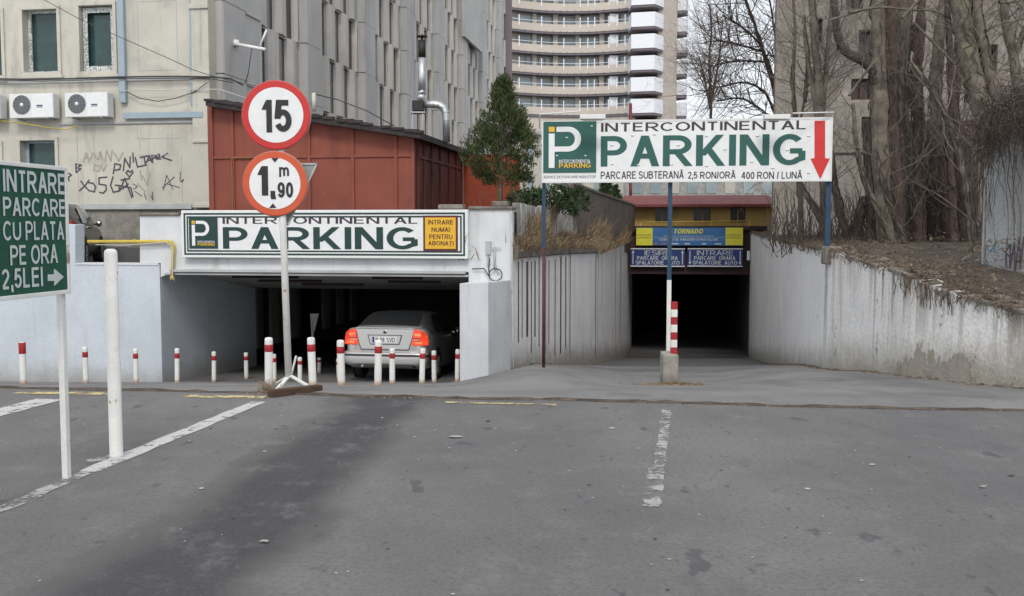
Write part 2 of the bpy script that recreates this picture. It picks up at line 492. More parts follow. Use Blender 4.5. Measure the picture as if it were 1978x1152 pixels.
M['ochre'] = mk("ochre", (.55,.37,.13), (.46,.31,.11), 1.2, .85, streak=((.22,.15,.07), .5, 2))
M['roof_red'] = mk("roof_red", (.24,.065,.065), (.17,.05,.05), 1.5, .8)
M['plaster_brown'] = mk("plaster_brown", (.275,.248,.218), (.205,.183,.162), .45, .9, streak=((.15,.125,.11), .6, 1.1), blot=((.36,.32,.28), 1.3, .58, .72), bmp=.35, bscale=9)
M['plaster_grey'] = mk("plaster_grey", (.33,.35,.355), (.25,.26,.265), 1.2, .9, streak=((.15,.13,.115), .7, 3.0), blot=((.22,.17,.12), 1.6, .60, .7), bmp=.35, bscale=16)
M['coping'] = mk("coping", (.24,.22,.19), (.15,.135,.115), 4, .95, blot=((.10,.085,.06), 3, .5, .65), bmp=.7, bscale=18)
M['fence_grey'] = mk("fence_grey", (.40,.40,.385), (.28,.275,.26), 3, .9, streak=((.14,.13,.12), .7, 5), bmp=.4, bscale=14)
M['fence_brown'] = mk("fence_brown", (.165,.14,.12), (.11,.092,.08), 1.5, .9, streak=((.07,.058,.05), .6, 3), bmp=.4, bscale=12)
M['hotel_beige'] = mk("hotel_beige", (.56,.50,.44), (.50,.45,.395), .15, .85, bmp=0)
M['hotel_core'] = mk("hotel_core", (.44,.39,.345), (.38,.34,.30), .12, .85, bmp=0)
M['hotel_white'] = plain("hotel_white", (.80,.82,.86), .5)
M['hotel_glass'] = plain("hotel_glass", (.36,.44,.46), .12, var=.45, scale=.25)
M['hotel_curtain'] = plain("hotel_curtain", (.50,.47,.42), .8)
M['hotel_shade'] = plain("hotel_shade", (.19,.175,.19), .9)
M['tower_purple'] = mk("tower_purple", (.20,.165,.18), (.165,.14,.155), .1, .85, bmp=0)
M['bark'] = mk("bark", (.20,.175,.14), (.095,.08,.066), 5, .95, streak=((.05,.042,.036), .6, 16), blot=((.19,.18,.115), 2.2, .58, .7), bmp=.9, bscale=22)
M['bark_red'] = mk("bark_red", (.125,.085,.070), (.065,.046,.04), 6, .95, streak=((.035,.026,.022), .6, 16), bmp=.9, bscale=22)
M['bark_dark'] = mk("bark_dark", (.075,.058,.05), (.045,.036,.032), 6, .95, bmp=.9, bscale=22)
M['twig'] = mk("twig", (.19,.155,.13), (.11,.088,.078), 4, .95, bmp=0)
M['vine'] = mk("vine", (.115,.088,.072), (.06,.047,.04), 6, .95, bmp=0)
M['needle'] = mk("needle", (.088,.102,.034), (.042,.056,.020), 6, .9, bmp=0, fine=.4, bscale=12)
M['needle_dark'] = mk("needle_dark", (.045,.085,.030), (.022,.042,.016), 5, .9, bmp=0, fine=.4, bscale=12)
M['dry_grass'] = mk("dry_grass", (.32,.24,.15), (.16,.115,.075), 4, .95, bmp=0, fine=.3, bscale=10)
M['litter'] = mk("litter", (.20,.155,.115), (.08,.062,.046), 5, .95, bmp=0, fine=.4, bscale=9)
M['soil'] = mk("soil", (.105,.083,.064), (.055,.044,.035), 3, .98, bmp=.8, bscale=9)
M['wood_brown'] = mk("wood_brown", (.085,.048,.030), (.05,.03,.02), 6, .9, bmp=.5)
M['spray_purple'] = plain("spray_purple", (.075,.06,.085), .8)
M['spray_faint'] = plain("spray_faint", (.34,.32,.27), .9)
M['spray_blue'] = plain("spray_blue", (.09,.20,.30), .8)

def asphalt_mat():
    m, nt, bs = base_mat("asphalt")
    tc = nd(nt, 'ShaderNodeTexCoord'); v = tc.outputs['Object']
    col = mixc(nt, rng(nt, noise(nt, v, .55, 5), .3, .7), (.178,.170,.163), (.126,.121,.118))
    # two tyre-worn oily lanes, running with the side street
    sp = nd(nt, 'ShaderNodeSeparateXYZ'); nt.links.new(v, sp.inputs[0])
    X, Y = sp.outputs[0], sp.outputs[1]
    wob = mth(nt, 'MULTIPLY', mth(nt, 'SUBTRACT', noise(nt, v, .9, 4), .5), .55)
    def lane(x0, k, w0, w1, amt, colr, base):
        d = mth(nt, 'ADD', mth(nt, 'SUBTRACT', X, mth(nt, 'MULTIPLY', Y, k)), -x0)
        d = mth(nt, 'ABSOLUTE', mth(nt, 'ADD', d, wob))
        return mixc(nt, rng(nt, d, w0, w1, amt, 0), base, colr)
    col = lane(-1.78, .080, .16, .55, .92, (.044,.044,.046), col)
    col = lane(-2.25, .085, .02, .16, .40, (.075,.075,.078), col)
    col = lane(.10, -.02, .30, 1.0, .35, (.105,.105,.11), col)
    col = lane(2.5, .12, .30, 1.4, .40, (.115,.115,.12), col)
    f = rng(nt, noise(nt, v, 1.7, 6, .7, (1, .45, 1)), .56, .74, 0, .55)
    col = mixc(nt, f, col, (.080,.078,.081))
    f = rng(nt, noise(nt, v, 4.2, 3, .5, (1, .55, 1), (5, 2, 0)), .655, .69, 0, .8)      # oil drips
    col = mixc(nt, f, col, (.075,.075,.083))
    f = rng(nt, noise(nt, v, 11, 2, .5, (1, .6, 1), (1, 9, 0)), .68, .72, 0, .75)
    col = mixc(nt, f, col, (.08,.08,.085))
    f = rng(nt, noise(nt, v, 3.1, 8, .78, (1, .7, 1), (8, 3, 0)), .50, .70, 0, .55)        # scuffed pale areas
    col = mixc(nt, f, col, (.215,.208,.203))
    f = rng(nt, noise(nt, v, 60, 3, .6), .64, .74, 0, .6)
    col = mixc(nt, f, col, (.34,.335,.33))
    f = rng(nt, noise(nt, v, 38, 4, .75), .36, .56, .55, 0)
    col = mixc(nt, f, col, (.085,.085,.087))
    nt.links.new(col, bs.inputs['Base Color'])
    nt.links.new(rng(nt, noise(nt, v, 2.0), .3, .7, .72, .9), bs.inputs['Roughness'])
    bs.inputs['Specular IOR Level'].default_value = .3
    bump(nt, bs, noise(nt, v, 48, 6, .8), .55, .014)
    return m
M['asphalt'] = asphalt_mat()
M['dark_asphalt'] = mk("dark_asphalt", (.115,.112,.112), (.06,.06,.061), .6, .85, blot=((.05,.05,.052), 1.3, .56, .72), bmp=.4, bscale=45, fine=.2)
M['apron'] = mk("apron", (.215,.207,.200), (.155,.150,.147), .5, .85, blot=((.12,.12,.125), .8, .52, .74), bmp=.4, bscale=45, fine=.2)
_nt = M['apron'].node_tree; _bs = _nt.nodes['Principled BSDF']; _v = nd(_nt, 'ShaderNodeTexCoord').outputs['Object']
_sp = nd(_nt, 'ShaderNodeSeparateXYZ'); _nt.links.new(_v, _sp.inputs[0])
_f = rng(_nt, mth(_nt, 'ADD', _sp.outputs[1], mth(_nt, 'MULTIPLY', noise(_nt, _v, .7, 6, .7), 5.0)), 25.6, 27.2)      # pavement turns darker lower down
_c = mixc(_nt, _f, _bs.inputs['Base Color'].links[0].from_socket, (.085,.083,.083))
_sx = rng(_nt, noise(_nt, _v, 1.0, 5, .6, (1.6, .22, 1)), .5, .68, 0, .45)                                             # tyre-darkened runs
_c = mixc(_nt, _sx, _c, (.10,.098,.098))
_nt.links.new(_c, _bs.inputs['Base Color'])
M['seam'] = mk("seam", (.060,.048,.038), (.12,.095,.075), 5, .95, bmp=.8, bscale=25)
def paint_mat(name, c, wear):
    m, nt, bs = base_mat(name)
    tc = nd(nt, 'ShaderNodeTexCoord'); v = tc.outputs['Object']
    f = rng(nt, noise(nt, v, 7, 8, .75), wear - .06, wear + .06)
    g = rng(nt, noise(nt, v, 45, 3, .7), .58, .70, 0, .7)
    bs.inputs['Base Color'].default_value = rgba(c); bs.inputs['Roughness'].default_value = .8
    a_ = mth(nt, 'MULTIPLY', mth(nt, 'SUBTRACT', 1.0, f), mth(nt, 'SUBTRACT', 1.0, g))     # worn away down to the asphalt
    nt.links.new(a_, bs.inputs['Alpha'])
    return m
M['paint_white'] = paint_mat("paint_white", (.47,.46,.445), .575)
M['paint_worn'] = paint_mat("paint_worn", (.33,.325,.315), .50)
M['paint_yellow'] = paint_mat("paint_yellow", (.50,.42,.20), .52)

# ------------------------------------------------------------------ ground, street, ramps, markings
def seam_y(x): return 8.61 - .135 * x + .012 * sin(x * 5.1) + .02 * sin(x * 1.7)

b = MB()
xs = [-60, -30, -16] + [i * .5 for i in range(-24, 25)] + [16, 30, 60]
n = len(xs)
b.add([(x, -14, 0) for x in xs] + [(x, seam_y(clamp(x, -12, 12)), 0) for x in xs],
      [(i, i+1, n+i+1, n+i) for i in range(n-1)])
struct('street', b, M['asphalt'])

b = MB()
gx = [i * .25 for i in range(-60, 61)]
gt = [(j / 90.0) ** 1.5 for j in range(91)]
rows = []
for t in gt:
    rows.append([(x, lerp(seam_y(clamp(x, -12, 12)), 42, t)) for x in gx])
vs = []
for r in rows:
    for x, y in r: vs.append((x, y, zg(x, y) - (.008 if y < 8.6 else 0)))
nx = len(gx)
b.add(vs, [(j*nx+i, j*nx+i+1, (j+1)*nx+i+1, (j+1)*nx+i) for j in range(len(rows)-1) for i in range(nx-1)], 0, True)
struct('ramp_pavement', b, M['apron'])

b = MB()                                              # dirt-filled joint between street and ramps
rr = random.Random(4)
pts = [i * .12 for i in range(-70, 71)]
vs = []
for x in pts:
    w = .006 + .020 * rr.random()**2
    vs += [(x, seam_y(x) - w, .003), (x, seam_y(x) + w * .2, .014 + .014 * rr.random()), (x, seam_y(x) + w * 1.1, zg(x, seam_y(x) + w) + .003)]
fs = []
for i in range(len(pts)-1):
    for k in range(2): fs.append((i*3+k, i*3+3+k, i*3+4+k, i*3+1+k))
b.add(vs, fs, 0, True)
struct('pavement_joint', b, M['seam'])

def strip(mb, p0, p1, w, z=.004, m=0, seg=8, jag=.0, seed=1):
    rr = random.Random(seed)
    p0, p1 = Vector((p0[0], p0[1], 0)), Vector((p1[0], p1[1], 0))
    d = (p1-p0).normalized(); a = Vector((-d.y, d.x, 0)) * w/2
    vs = []
    for i in range(seg+1):
        c = p0.lerp(p1, i/seg)
        l, r = c + a*(1+jag*(rr.random()-.5)), c - a*(1+jag*(rr.random()-.5))
        vs += [(l.x, l.y, zg(l.x, l.y)+z), (r.x, r.y, zg(r.x, r.y)+z)]
    mb.add(vs, [(2*i, 2*i+1, 2*i+3, 2*i+2) for i in range(seg)], m)
def G0(px, py):
    d = ray(px, py); t = -CAMZ / d.z
    return d * t + Vector((0, 0, CAMZ))
b = MB()
strip(b, G0(-260, 1100), G0(170, 912), .10, seg=12, jag=.5, m=1)
strip(b, G0(170, 912), G0(500, 777), .135, seg=14, jag=.25)
strip(b, G0(-70, 815), G0(97, 772), .26, seg=6, jag=.1)
strip(b, G0(1288, 792), G0(1272, 905), .075, seg=10, jag=.5, m=1)
strip(b, G0(1268, 905), G0(1257, 980), .10, seg=10, jag=.5, m=1)
strip(b, G0(170, 893), G0(222, 882), .10, seg=6, jag=.8, m=1)
struct('white_road_marking', b, [M['paint_white'], M['paint_worn']])
b = MB()
strip(b, G0(30, 759), G0(215, 762), .13, seg=8, jag=.2, z=.005)
strip(b, G0(350, 766), G0(512, 769), .13, seg=8, jag=.3, z=.005)
strip(b, G0(860, 778), G0(1075, 783), .07, seg=8, jag=.5, z=.005)
struct('yellow_road_marking', b, M['paint_yellow'])

# far ground beyond and around the buildings
b = MB()
b.add([(-900, 45, .9), (900, 45, .9), (900, 1400, .9), (-900, 1400, .9)], [(0, 1, 2, 3)])
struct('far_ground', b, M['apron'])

# ------------------------------------------------------------------ walls with openings
def wall_open(mb, x0, z0, x1, z1, ops, y0, y1, m=0):
    xs = sorted({x0, x1} | {clamp(o[0], x0, x1) for o in ops} | {clamp(o[2], x0, x1) for o in ops})
    for a, c in zip(xs, xs[1:]):
        if c - a < 1e-4: continue
        mid = (a+c)/2
        cuts = sorted([(o[1], o[3]) for o in ops if o[0] < mid < o[2]])
        z = z0
        for lo, hi in cuts:
            if lo > z: mb.box(a, y0, z, c, y1, lo, m)
            z = max(z, hi)
        if z < z1: mb.box(a, y0, z, c, y1, z1, m)

# ------------------------------------------------------------------ garage with its portal
g0 = P(350, 510, 20.0)
GAR = thing('garage_building', 'white underground garage entrance with a low wide dark opening and a flat roof', 'garage', (g0.x, g0.y, 0), TH)
def gx_(px, py=470, y=0): return pix(GAR, px, py, y)[0]
def gz_(px, py, y=0): return pix(GAR, px, py, y)[1]
zfb, zft = gz_(600, 526), gz_(600, 408)
xl, xi, xo, xr = gx_(270), gx_(310, 600), gx_(888, 600), gx_(988)
b = MB()
poly = [pix(GAR, *p) for p in ((270, 509), (310, 509), (310, 536), (332, 527), (905, 526), (905, 560), (988, 560), (988, 404), (600, 409), (270, 417))]
b.prism(poly, 0, .35)
obj('front_wall', b, M['white_wall'], GAR, bevel=.01)
zc = gz_(600, 410)
b = MB(); b.box(gx_(905), -.06, gz_(950, 405), xr + .03, .45, gz_(950, 399)); b.box(gx_(950), -.02, gz_(950, 399), gx_(980), .3, gz_(960, 389))
obj('coping', b, M['coping'], GAR, bevel=.02)
b = MB(); b.box(xl, -.05, gz_(300, 417), gx_(350), .4, gz_(300, 411))
obj('coping', b, M['coping'], GAR, bevel=.02)
b = MB(); b.box(gx_(845), .05, gz_(860, 404), gx_(893), .3, gz_(860, 395))
obj('coping', b, M['coping'], GAR, bevel=.02)
b = MB()                                            # lip and rails under the sign
b.box(gx_(330), -.10, gz_(600, 527), gx_(900), .0, gz_(600, 522))
b.box(gx_(318), -.05, gz_(600, 533), gx_(905), .0, gz_(600, 529))
obj('lintel_rail', b, M['trim_grey'], GAR, bevel=.006)
b = MB()
zi = gz_(437, 556, 4.7)
xiv = xi
b.add([(xi, .35, zfb+.01), (xo+.35, .35, zfb+.01), (xo+.35, 4.7, zi), (xi, 4.7, zi), (xi, .35, zfb+.3), (xo+.35, .35, zfb+.3), (xo+.35, 4.7, zi+.5), (xi, 4.7, zi+.5)],
      [(0, 1, 2, 3), (4, 7, 6, 5), (0, 4, 5, 1), (1, 5, 6, 2), (2, 6, 7, 3), (3, 7, 4, 0)])
obj('soffit', b, M['trim_grey'], GAR)
for px0, px1, f in ((450, 575, .30), (500, 620, .55), (720, 815, .30), (750, 850, .55), (585, 700, .78)):
    y = .35 + f*3.6; z = lerp(zfb, zi, (y-.35)/4.35)
    b = MB(); b.box(gx_(px0, 540, y), y-.06, z-.05, gx_(px1, 540, y), y+.06, z-.004)
    obj('soffit_batten', b, M['tunnel_brown'], GAR)
b = MB(); b.box(xi-.3, .352, -3.2, xi, 4.7, zfb+.2)
obj('side_wall', b, M['bluish_wall'], GAR)
b = MB()
b.box(xi-4, 4.7, -3.4, xi-3.8, 18, 1.0); b.box(xi-3.8, 4.69, -3.4, xi-.3, 4.8, 1.0); b.box(xi-4, 18, -3.6, xr-.12, 18.2, 1.0)
b.box(xi-3.8, 4.8, zi, xr-.12, 18, zi+.2); b.box(xr-.3, .36, -3.4, xr-.12, 18, zfb+.2)
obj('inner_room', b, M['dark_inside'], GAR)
b = MB(); b.box(xl, .36, zft-.45, xr, 9.5, zft-.15); b.box(xr-.25, .36, zfb, xr, 9.5, zft-.02)
obj('roof', b, M['tar'], GAR)
# the buttress right of the opening
A_, B_, C_ = P(888, 640, 18.3), P(943, 640, 17.6), P(987, 640, 19.0)
D_ = A_ + (C_ - B_) * .9
b = MB()
zt = [P(888, 548, 18.3).z, P(943, 545, 17.6).z, P(987, 541, 19.0).z, P(900, 546, 18.9).z]
b.plan([(A_.x, A_.y), (B_.x, B_.y), (C_.x, C_.y), (D_.x, D_.y)], [-3]*4, zt)
obj('buttress', b, M['white_wall'], GAR, world=True, bevel=.012)

# retaining wall left of the opening
RW = thing('retaining_wall', 'pale bluish painted wall left of the garage opening, stepped up behind the green sign', 'wall', (g0.x, g0.y, 0), TH)
b = MB()
poly = [(gx_(-140), -2.4), (xi, -2.4), (xi, gz_(300, 511)), pix(GAR, 145, 512), pix(GAR, 145, 434), pix(GAR, -140, 424)]
b.prism(poly, .004, .34)
obj('wall_face', b, M['bluish_wall'], RW, bevel=.01)
b = MB()
b.box(pix(GAR, 146, 512)[0], -.015, gz_(230, 512), xi-.02, .36, gz_(230, 508.5))
obj('wall_cap', b, M['white_wall'], RW)

# yard behind that wall
b = MB()
c = Matrix.Translation((g0.x, g0.y, 0)) @ Matrix.Rotation(TH, 4, 'Z')
q = [c @ Vector(v) for v in ((-40, .34, .6), (xi-.01, .34, .6), (xi-.01, 60, .6), (-40, 60, .6))]
b.add(q, [(0, 1, 2, 3)])
struct('yard_ground', b, M['soil'])

# ------------------------------------------------------------------ letters of the car park signs
def logo(root, y, R, white, green_m, yellow_m, mats_m):
    """the green tile with the tall P; R maps tile fractions (0..1, 0..1 from top-left) to local x, z"""
    t = MB(); a = R(0, 1); c_ = R(1, 0)
    t.box(a[0], y, a[1], c_[0], y+.01, c_[1])
    tile = obj('logo_tile', t, mats_m['tile'], root)
    p = MB()
    def rect(f0, g0_, f1, g1, m=0, yy=y-.006):
        l, r = R(f0, g1), R(f1, g0_)
        p.box(l[0], yy, l[1], r[0], y-.0005, r[1], m)
    rect(.105, .232, .215, .905)                       # stem
    rect(.105, .10, .215, .20, 1)                      # yellow dot
    out, inn = [], []
    for k in range(17):
        t_ = -pi/2 + pi*k/16
        out.append(R(.47 + .245*cos(t_), .345 + .243*sin(t_)))
        inn.append(R(.47 + .128*cos(t_), .345 + .143*sin(t_)))
    o1 = [R(.25, .102)] + out + [R(.215, .588)]
    i1 = [R(.25, .202)] + inn + [R(.215, .488)]
    nn = len(o1)
    vs = [(x, y-.006, z) for x, z in o1] + [(x, y-.006, z) for x, z in i1]
    p.add(vs, [(i, nn+i, nn+i+1, i+1) for i in range(nn-1)])
    text(p, "INTERCONTINENTAL", R(.30, .81) + R(.90, .745), y-.004, 0, .012, .002)
    text(p, "PARKING", R(.30, .905) + R(.90, .815), y-.004, 1, .03, .002)
    obj('logo_mark', p, [mats_m['white'], mats_m['yellow']], tile)
    return tile

# ---- sign over the garage
SG = thing('parking_sign', 'long white parking sign with dark border lines and an orange panel over the garage', 'sign', tuple(WM[GAR.name] @ Vector((gx_(350), -.17, 0))), TH, 'parking company signs')
x0, z0, x1, z1 = prect(SG, 350.5, 406, 903.5, 499)
b = MB(); b.box(x0, 0, z0, x1, .15, z1)
obj('panel', b, M['sign_white'], SG, bevel=.01)
b = MB(); w = (x1-x0)/553.0
b.frame(x0+5*w, z0+5*w, x1-5*w, z1-5*w, 3.4*w, -.004, -.0004); b.frame(x0+11*w, z0+11*w, x1-11*w, z1-11*w, 3.0*w, -.004, -.0004)
obj('border_line', b, M['ink_green'], SG)
r = prect(SG, 365.6, 420.6, 420.8, 480.6)
logo(SG, -.012, lambda f, g, r=r: (lerp(r[0], r[2], f), lerp(r[3], r[1], g)), 0, 0, 0, dict(tile=M['ink_green'], white=M['sign_white'], yellow=M['sign_yellow']))
words(SG, "INTERCONTINENTAL", prect(SG, 430, 419, 806, 432.5), -.004, M['ink_dark'], .018)
words(SG, "PARKING", prect(SG, 430.6, 439, 807, 481.6), -.004, M['ink_green'], .034)
words(SG, "SERVICII DE PARCARE NON-STOP", prect(SG, 365, 483, 421, 486), -.003, M['ink_dark'], .0, .001)
b = MB(); b.box(*(lambda r: (r[0], -.012, r[1], r[2], -.0005, r[3]))(prect(SG, 817.8, 416.6, 884.5, 485)))
op = obj('notice_panel', b, M['maroon'], SG)
b = MB(); b.box(*(lambda r: (r[0], -.018, r[1], r[2], -.0125, r[3]))(prect(SG, 821.5, 420.5, 880.5, 481)))
obj('notice_face', b, M['sign_yellow'], op)
for s_, a, c1, y0_, y1_ in (("INTRARE", 827.5, 875.5, 425.3, 434), ("NUMAI", 834, 869, 439.5, 448), ("PENTRU", 829.5, 874.5, 453, 462), ("ABONAȚI", 827.5, 876.5, 466, 477)):
    words(op, s_, prect(SG, a, y0_, c1, y1_), -.021, M['maroon'], .025)

# ---- big sign on poles across the tunnel ramp
bl, br_ = P(1047, 345, 16.35), P(1607, 345, 15.75)
BR = math.atan2(br_.y-bl.y, br_.x-bl.x)
BS = thing('parking_billboard', 'big white parking billboard with green letters and red arrow on blue poles', 'sign', (bl.x, bl.y, 0), BR, 'parking company signs')
x0, z0, x1, z1 = prect(BS, 1047, 231, 1607, 351.5)
b = MB(); b.box(x0, 0, z0, x1, .06, z1)
obj('panel', b, M['sign_white'], BS, bevel=.006)
b = MB(); b.frame(x0-.005, z0-.005, x1+.005, z1+.005, .03, -.006, .066)
obj('panel_edge', b, M['ac_white'], BS)
r = prect(BS, 1049.5, 235.1, 1151.8, 333.9)
logo(BS, -.012, lambda f, g, r=r: (lerp(r[0], r[2], f), lerp(r[3], r[1], g)), 0, 0, 0, dict(tile=M['ink_green_light'], white=M['sign_white'], yellow=M['sign_yellow']))
words(BS, "INTERCONTINENTAL", prect(BS, 1161, 235.4, 1556, 252.4), -.004, M['ink_dark'], .018)
words(BS, "PARKING", prect(BS, 1160.5, 261, 1556, 320.7), -.004, M['ink_green_light'], .034)
words(BS, "PARCARE SUBTERANĂ", prect(BS, 1160.4, 328, 1321, 345.5), -.004, M['ink_dark'], .02)
words(BS, "2,5 RON/ORĂ", prect(BS, 1329, 329, 1421, 347.5), -.004, M['ink_dark'], .02)
words(BS, "400 RON / LUNĂ", prect(BS, 1432, 329, 1549.8, 345.8), -.004, M['ink_dark'], .02)
words(BS, "SERVICE DE PARCARE NON-STOP", prect(BS, 1048.5, 339.5, 1151, 344.5), -.004, M['ink_dark'], .0, .001)
b = MB()
b.prism([pix(BS, *p) for p in ((1573.3, 306), (1565.5, 306.6), (1584.5, 346.4), (1603, 306.6), (1593.7, 306), (1593.7, 233.5), (1573.3, 233.5))], -.006, -.0005)
obj('arrow', b, M['arrow_red'], BS)
rr = random.Random(9)                                 # small dents/fixings in the sheet
for px, py in ((1222,262),(1264,260),(1182,281),(1310,281),(1365,263),(1400,289),(1463,263),(1521,290),(1562,263),(1183,317),(1233,319),(1297,318),(1365,321),(1452,313),(1493,325),(1562,334),(1095,266),(1131,301),(1076,301),(1143,244)):
    x, z = pix(BS, px, py); b = MB()
    b.lathe([(.03, 0), (.026, .008), (.012, .014), (0.001, .016)], 8, (x, -.002, z), 0, Matrix.Rotation(pi/2, 3, 'X') @ Matrix.Scale(.45, 3, (0, 1, 0)), cap=False)
    obj('fixing', b, M['ac_white'], BS)
for px, y, mt in ((1051, .12, 'blue_pole'), (1296, .12, 'blue_pole'), (1603, .12, 'blue_pole')):
    x, zt_ = pix(BS, px, 240, y)
    wv = WM[BS.name] @ Vector((x, y, 0))
    if px == 1296:
        zw = pix(BS, px, 541, y)[1]; zb_ = zg(wv.x, wv.y)
        b = MB(); b.box(x-.034, y-.034, zw, x+.034, y+.034, z1-.05); pl = obj('pole', b, M['blue_pole'], BS)
        b = MB(); b.box(x-.035, y-.035, zb_-.05, x+.035, y+.035, zw-.001); obj('pole_foot', b, M['scuffed_white'], pl)
    elif px == 1051:
        zw = pix(BS, px, 480, y)[1]; zb_ = zg(wv.x, wv.y)
        b = MB(); b.box(x-.026, y-.026, zw, x+.026, y+.026, z1-.05); pl = obj('pole', b, M['blue_pole'], BS)
        b = MB(); b.tube([(x, y, zb_-.05), (x, y, zw-.001)], .026, 8); obj('pole_foot', b, M['maroon_pole'], pl)
    else:
        zw = pix(BS, px, 490, y)[1]
        b = MB(); b.box(x-.04, y-.04, zw, x+.04, y+.04, z1-.05); pl = obj('pole', b, M['blue_pole'], BS)
        zb_ = zg(wv.x, wv.y)
        b = MB(); b.box(x-.022, y-.02, zb_-.05, x+.022, y+.02, zw-.001); obj('pole_foot', b, M['trim_grey'], pl)
for sgn, pa, pb, h0, h1 in ((1, (1042, 222), (1124, 221), (1121, 219), (1170, 231)), (-1, (1610, 218), (1524, 225), (1475, 236), (1525, 221))):
    xa, za = pix(BS, *pa); xb, zb_ = pix(BS, *pb)
    b = MB(); b.tube([(xa, .02, z1-.12), (xa, .0, za), (xa, -.05, za), (xb, -.42, zb_)], .012, 6)
    ar = obj('lamp_arm', b, M['ac_white'], BS)
    xc = lerp(*[pix(BS, h0[0], 225, -.42)[0], pix(BS, h1[0], 225, -.42)[0]], .5); hw = abs(pix(BS, h1[0], 225, -.42)[0]-pix(BS, h0[0], 225, -.42)[0])/2
    zc_ = pix(BS, (h0[0]+h1[0])/2, 226, -.42)[1]
    b = MB(); b.plan([(xc-hw, -.56), (xc+hw, -.52), (xc+hw, -.38), (xc-hw, -.34)], zc_-.045, [zc_+.02, zc_+.03, zc_+.03, zc_+.05])
    b.box(xc-hw*.8, -.5, zc_-.06, xc+hw*.8, -.4, zc_-.046)
    obj('lamp_head', b, M['ac_white'], BS, bevel=.012)

# ------------------------------------------------------------------ road signs on the tripod post
pb_ = P(557, 727, 9.3)
ZT = P(531, 160, 9.3).z
RS = thing('road_sign_post', 'white post on a splayed foot with round 15 and 1,90 m limit signs', 'road sign', (pb_.x, pb_.y, 0))
ptop = pix(RS, 537, 170)
b = MB()
b.tube([(ptop[0], .03, ptop[1]), (pix(RS, 545, 430)[0], .03, pix(RS, 545, 430)[1]), (pix(RS, 556, 728)[0], .03, pix(RS, 556, 728)[1])], .033, 12)
pole = obj('post', b, M['scuffed_white'], RS)
def disc(name, px, py, rp, ringm, tilt, inner=.775):
    cx_, cz_ = pix(RS, px, py, -.02); R_ = rp / FPX * 9.3
    m3 = Matrix.Rotation(pi/2, 3, 'X')
    b = MB(); b.lathe([(R_, 0), (R_, .012), (R_-.008, .016), (0.002, .016)], 48, (cx_, -.004, cz_), 0, m3, smooth=False)
    b.lathe([(R_-.003, -.02), (R_+.004, -.018), (R_+.004, .004)], 48, (cx_, -.004, cz_), 1, m3, smooth=False)
    d = obj(name, b, [ringm, M['sign_grey_back']], RS)
    b = MB(); b.lathe([(R_*inner, .0165), (R_*inner, .0185), (0.002, .0185)], 48, (cx_, -.004, cz_), 0, m3, smooth=False)
    obj('white_face', b, M['sign_white'], d)
    return d
d = disc('limit_sign', 533, 222.5, 65.5, M['sign_red'], 0, .80)
b = MB(); text(b, "15", prect(RS, 505, 193, 563, 256, -.03), -.027, 0, .04, .002); obj('numeral', b, M['ink_black'], d)
d = disc('limit_sign', 531, 355, 62, M['sign_orange'], 0, .79)
b = MB()
text(b, "1", prect(RS, 497, 321, 518, 378, -.03), -.027, 0, .05, .002)
text(b, ",", prect(RS, 522, 369, 533, 385, -.03), -.027, 0, .03, .002)
text(b, "90", prect(RS, 536, 352, 566, 382, -.03), -.027, 0, .045, .002)
text(b, "m", prect(RS, 539, 323, 558, 342, -.03), -.027, 0, .03, .002)
for tri in (((524, 305.5), (531, 314), (538, 305.5)), ((520, 402), (534, 402), (527, 393))):
    b.prism([pix(RS, p[0], p[1], -.025) for p in tri], -.027, -.0245)
obj('numeral', b, M['ink_black'], d)
b = MB()
tri = [pix(RS, *p, .07) for p in ((500, 317), (556, 436), (612, 317))]
b.prism(tri, .07, .082)
yb = obj('give_way_sign', b, M['sign_grey_back'], RS, bevel=.006, label='triangular sign plate seen from its bare grey back')
b = MB()
for i in range(3):
    p, q = tri[i], tri[(i+1) % 3]
    b.bar((p[0], .066, p[1]), (q[0], .066, q[1]), .014)
obj('rim', b, M['trim_grey'], yb)
b = MB(); j = pix(RS, 557, 727, 0)
f1, f2, f3 = pix(RS, 531, 757, -.1), pix(RS, 594, 745, -.05), pix(RS, 535, 740, .25)
b.bar((j[0], .02, j[1]), (f1[0], -.1, f1[1]), .04, .014); obj('foot', b, M['scuffed_white'], RS)
b = MB(); b.bar((j[0]+.02, .02, j[1]), (f2[0], -.05, f2[1]), .04, .014); obj('foot', b, M['scuffed_white'], RS)
b = MB(); b.bar((j[0], .05, j[1]), (f3[0], .25, f3[1]), .03, .014); obj('foot', b, M['scuffed_white'], RS)
s0, s1 = pix(RS, 563, 724, .06), pix(RS, 572, 688, .06)
b = MB(); b.bar((s0[0], .06, s0[1]), (s1[0], .06, s1[1]), .034, .014); obj('loose_brace', b, M['scuffed_white'], RS)

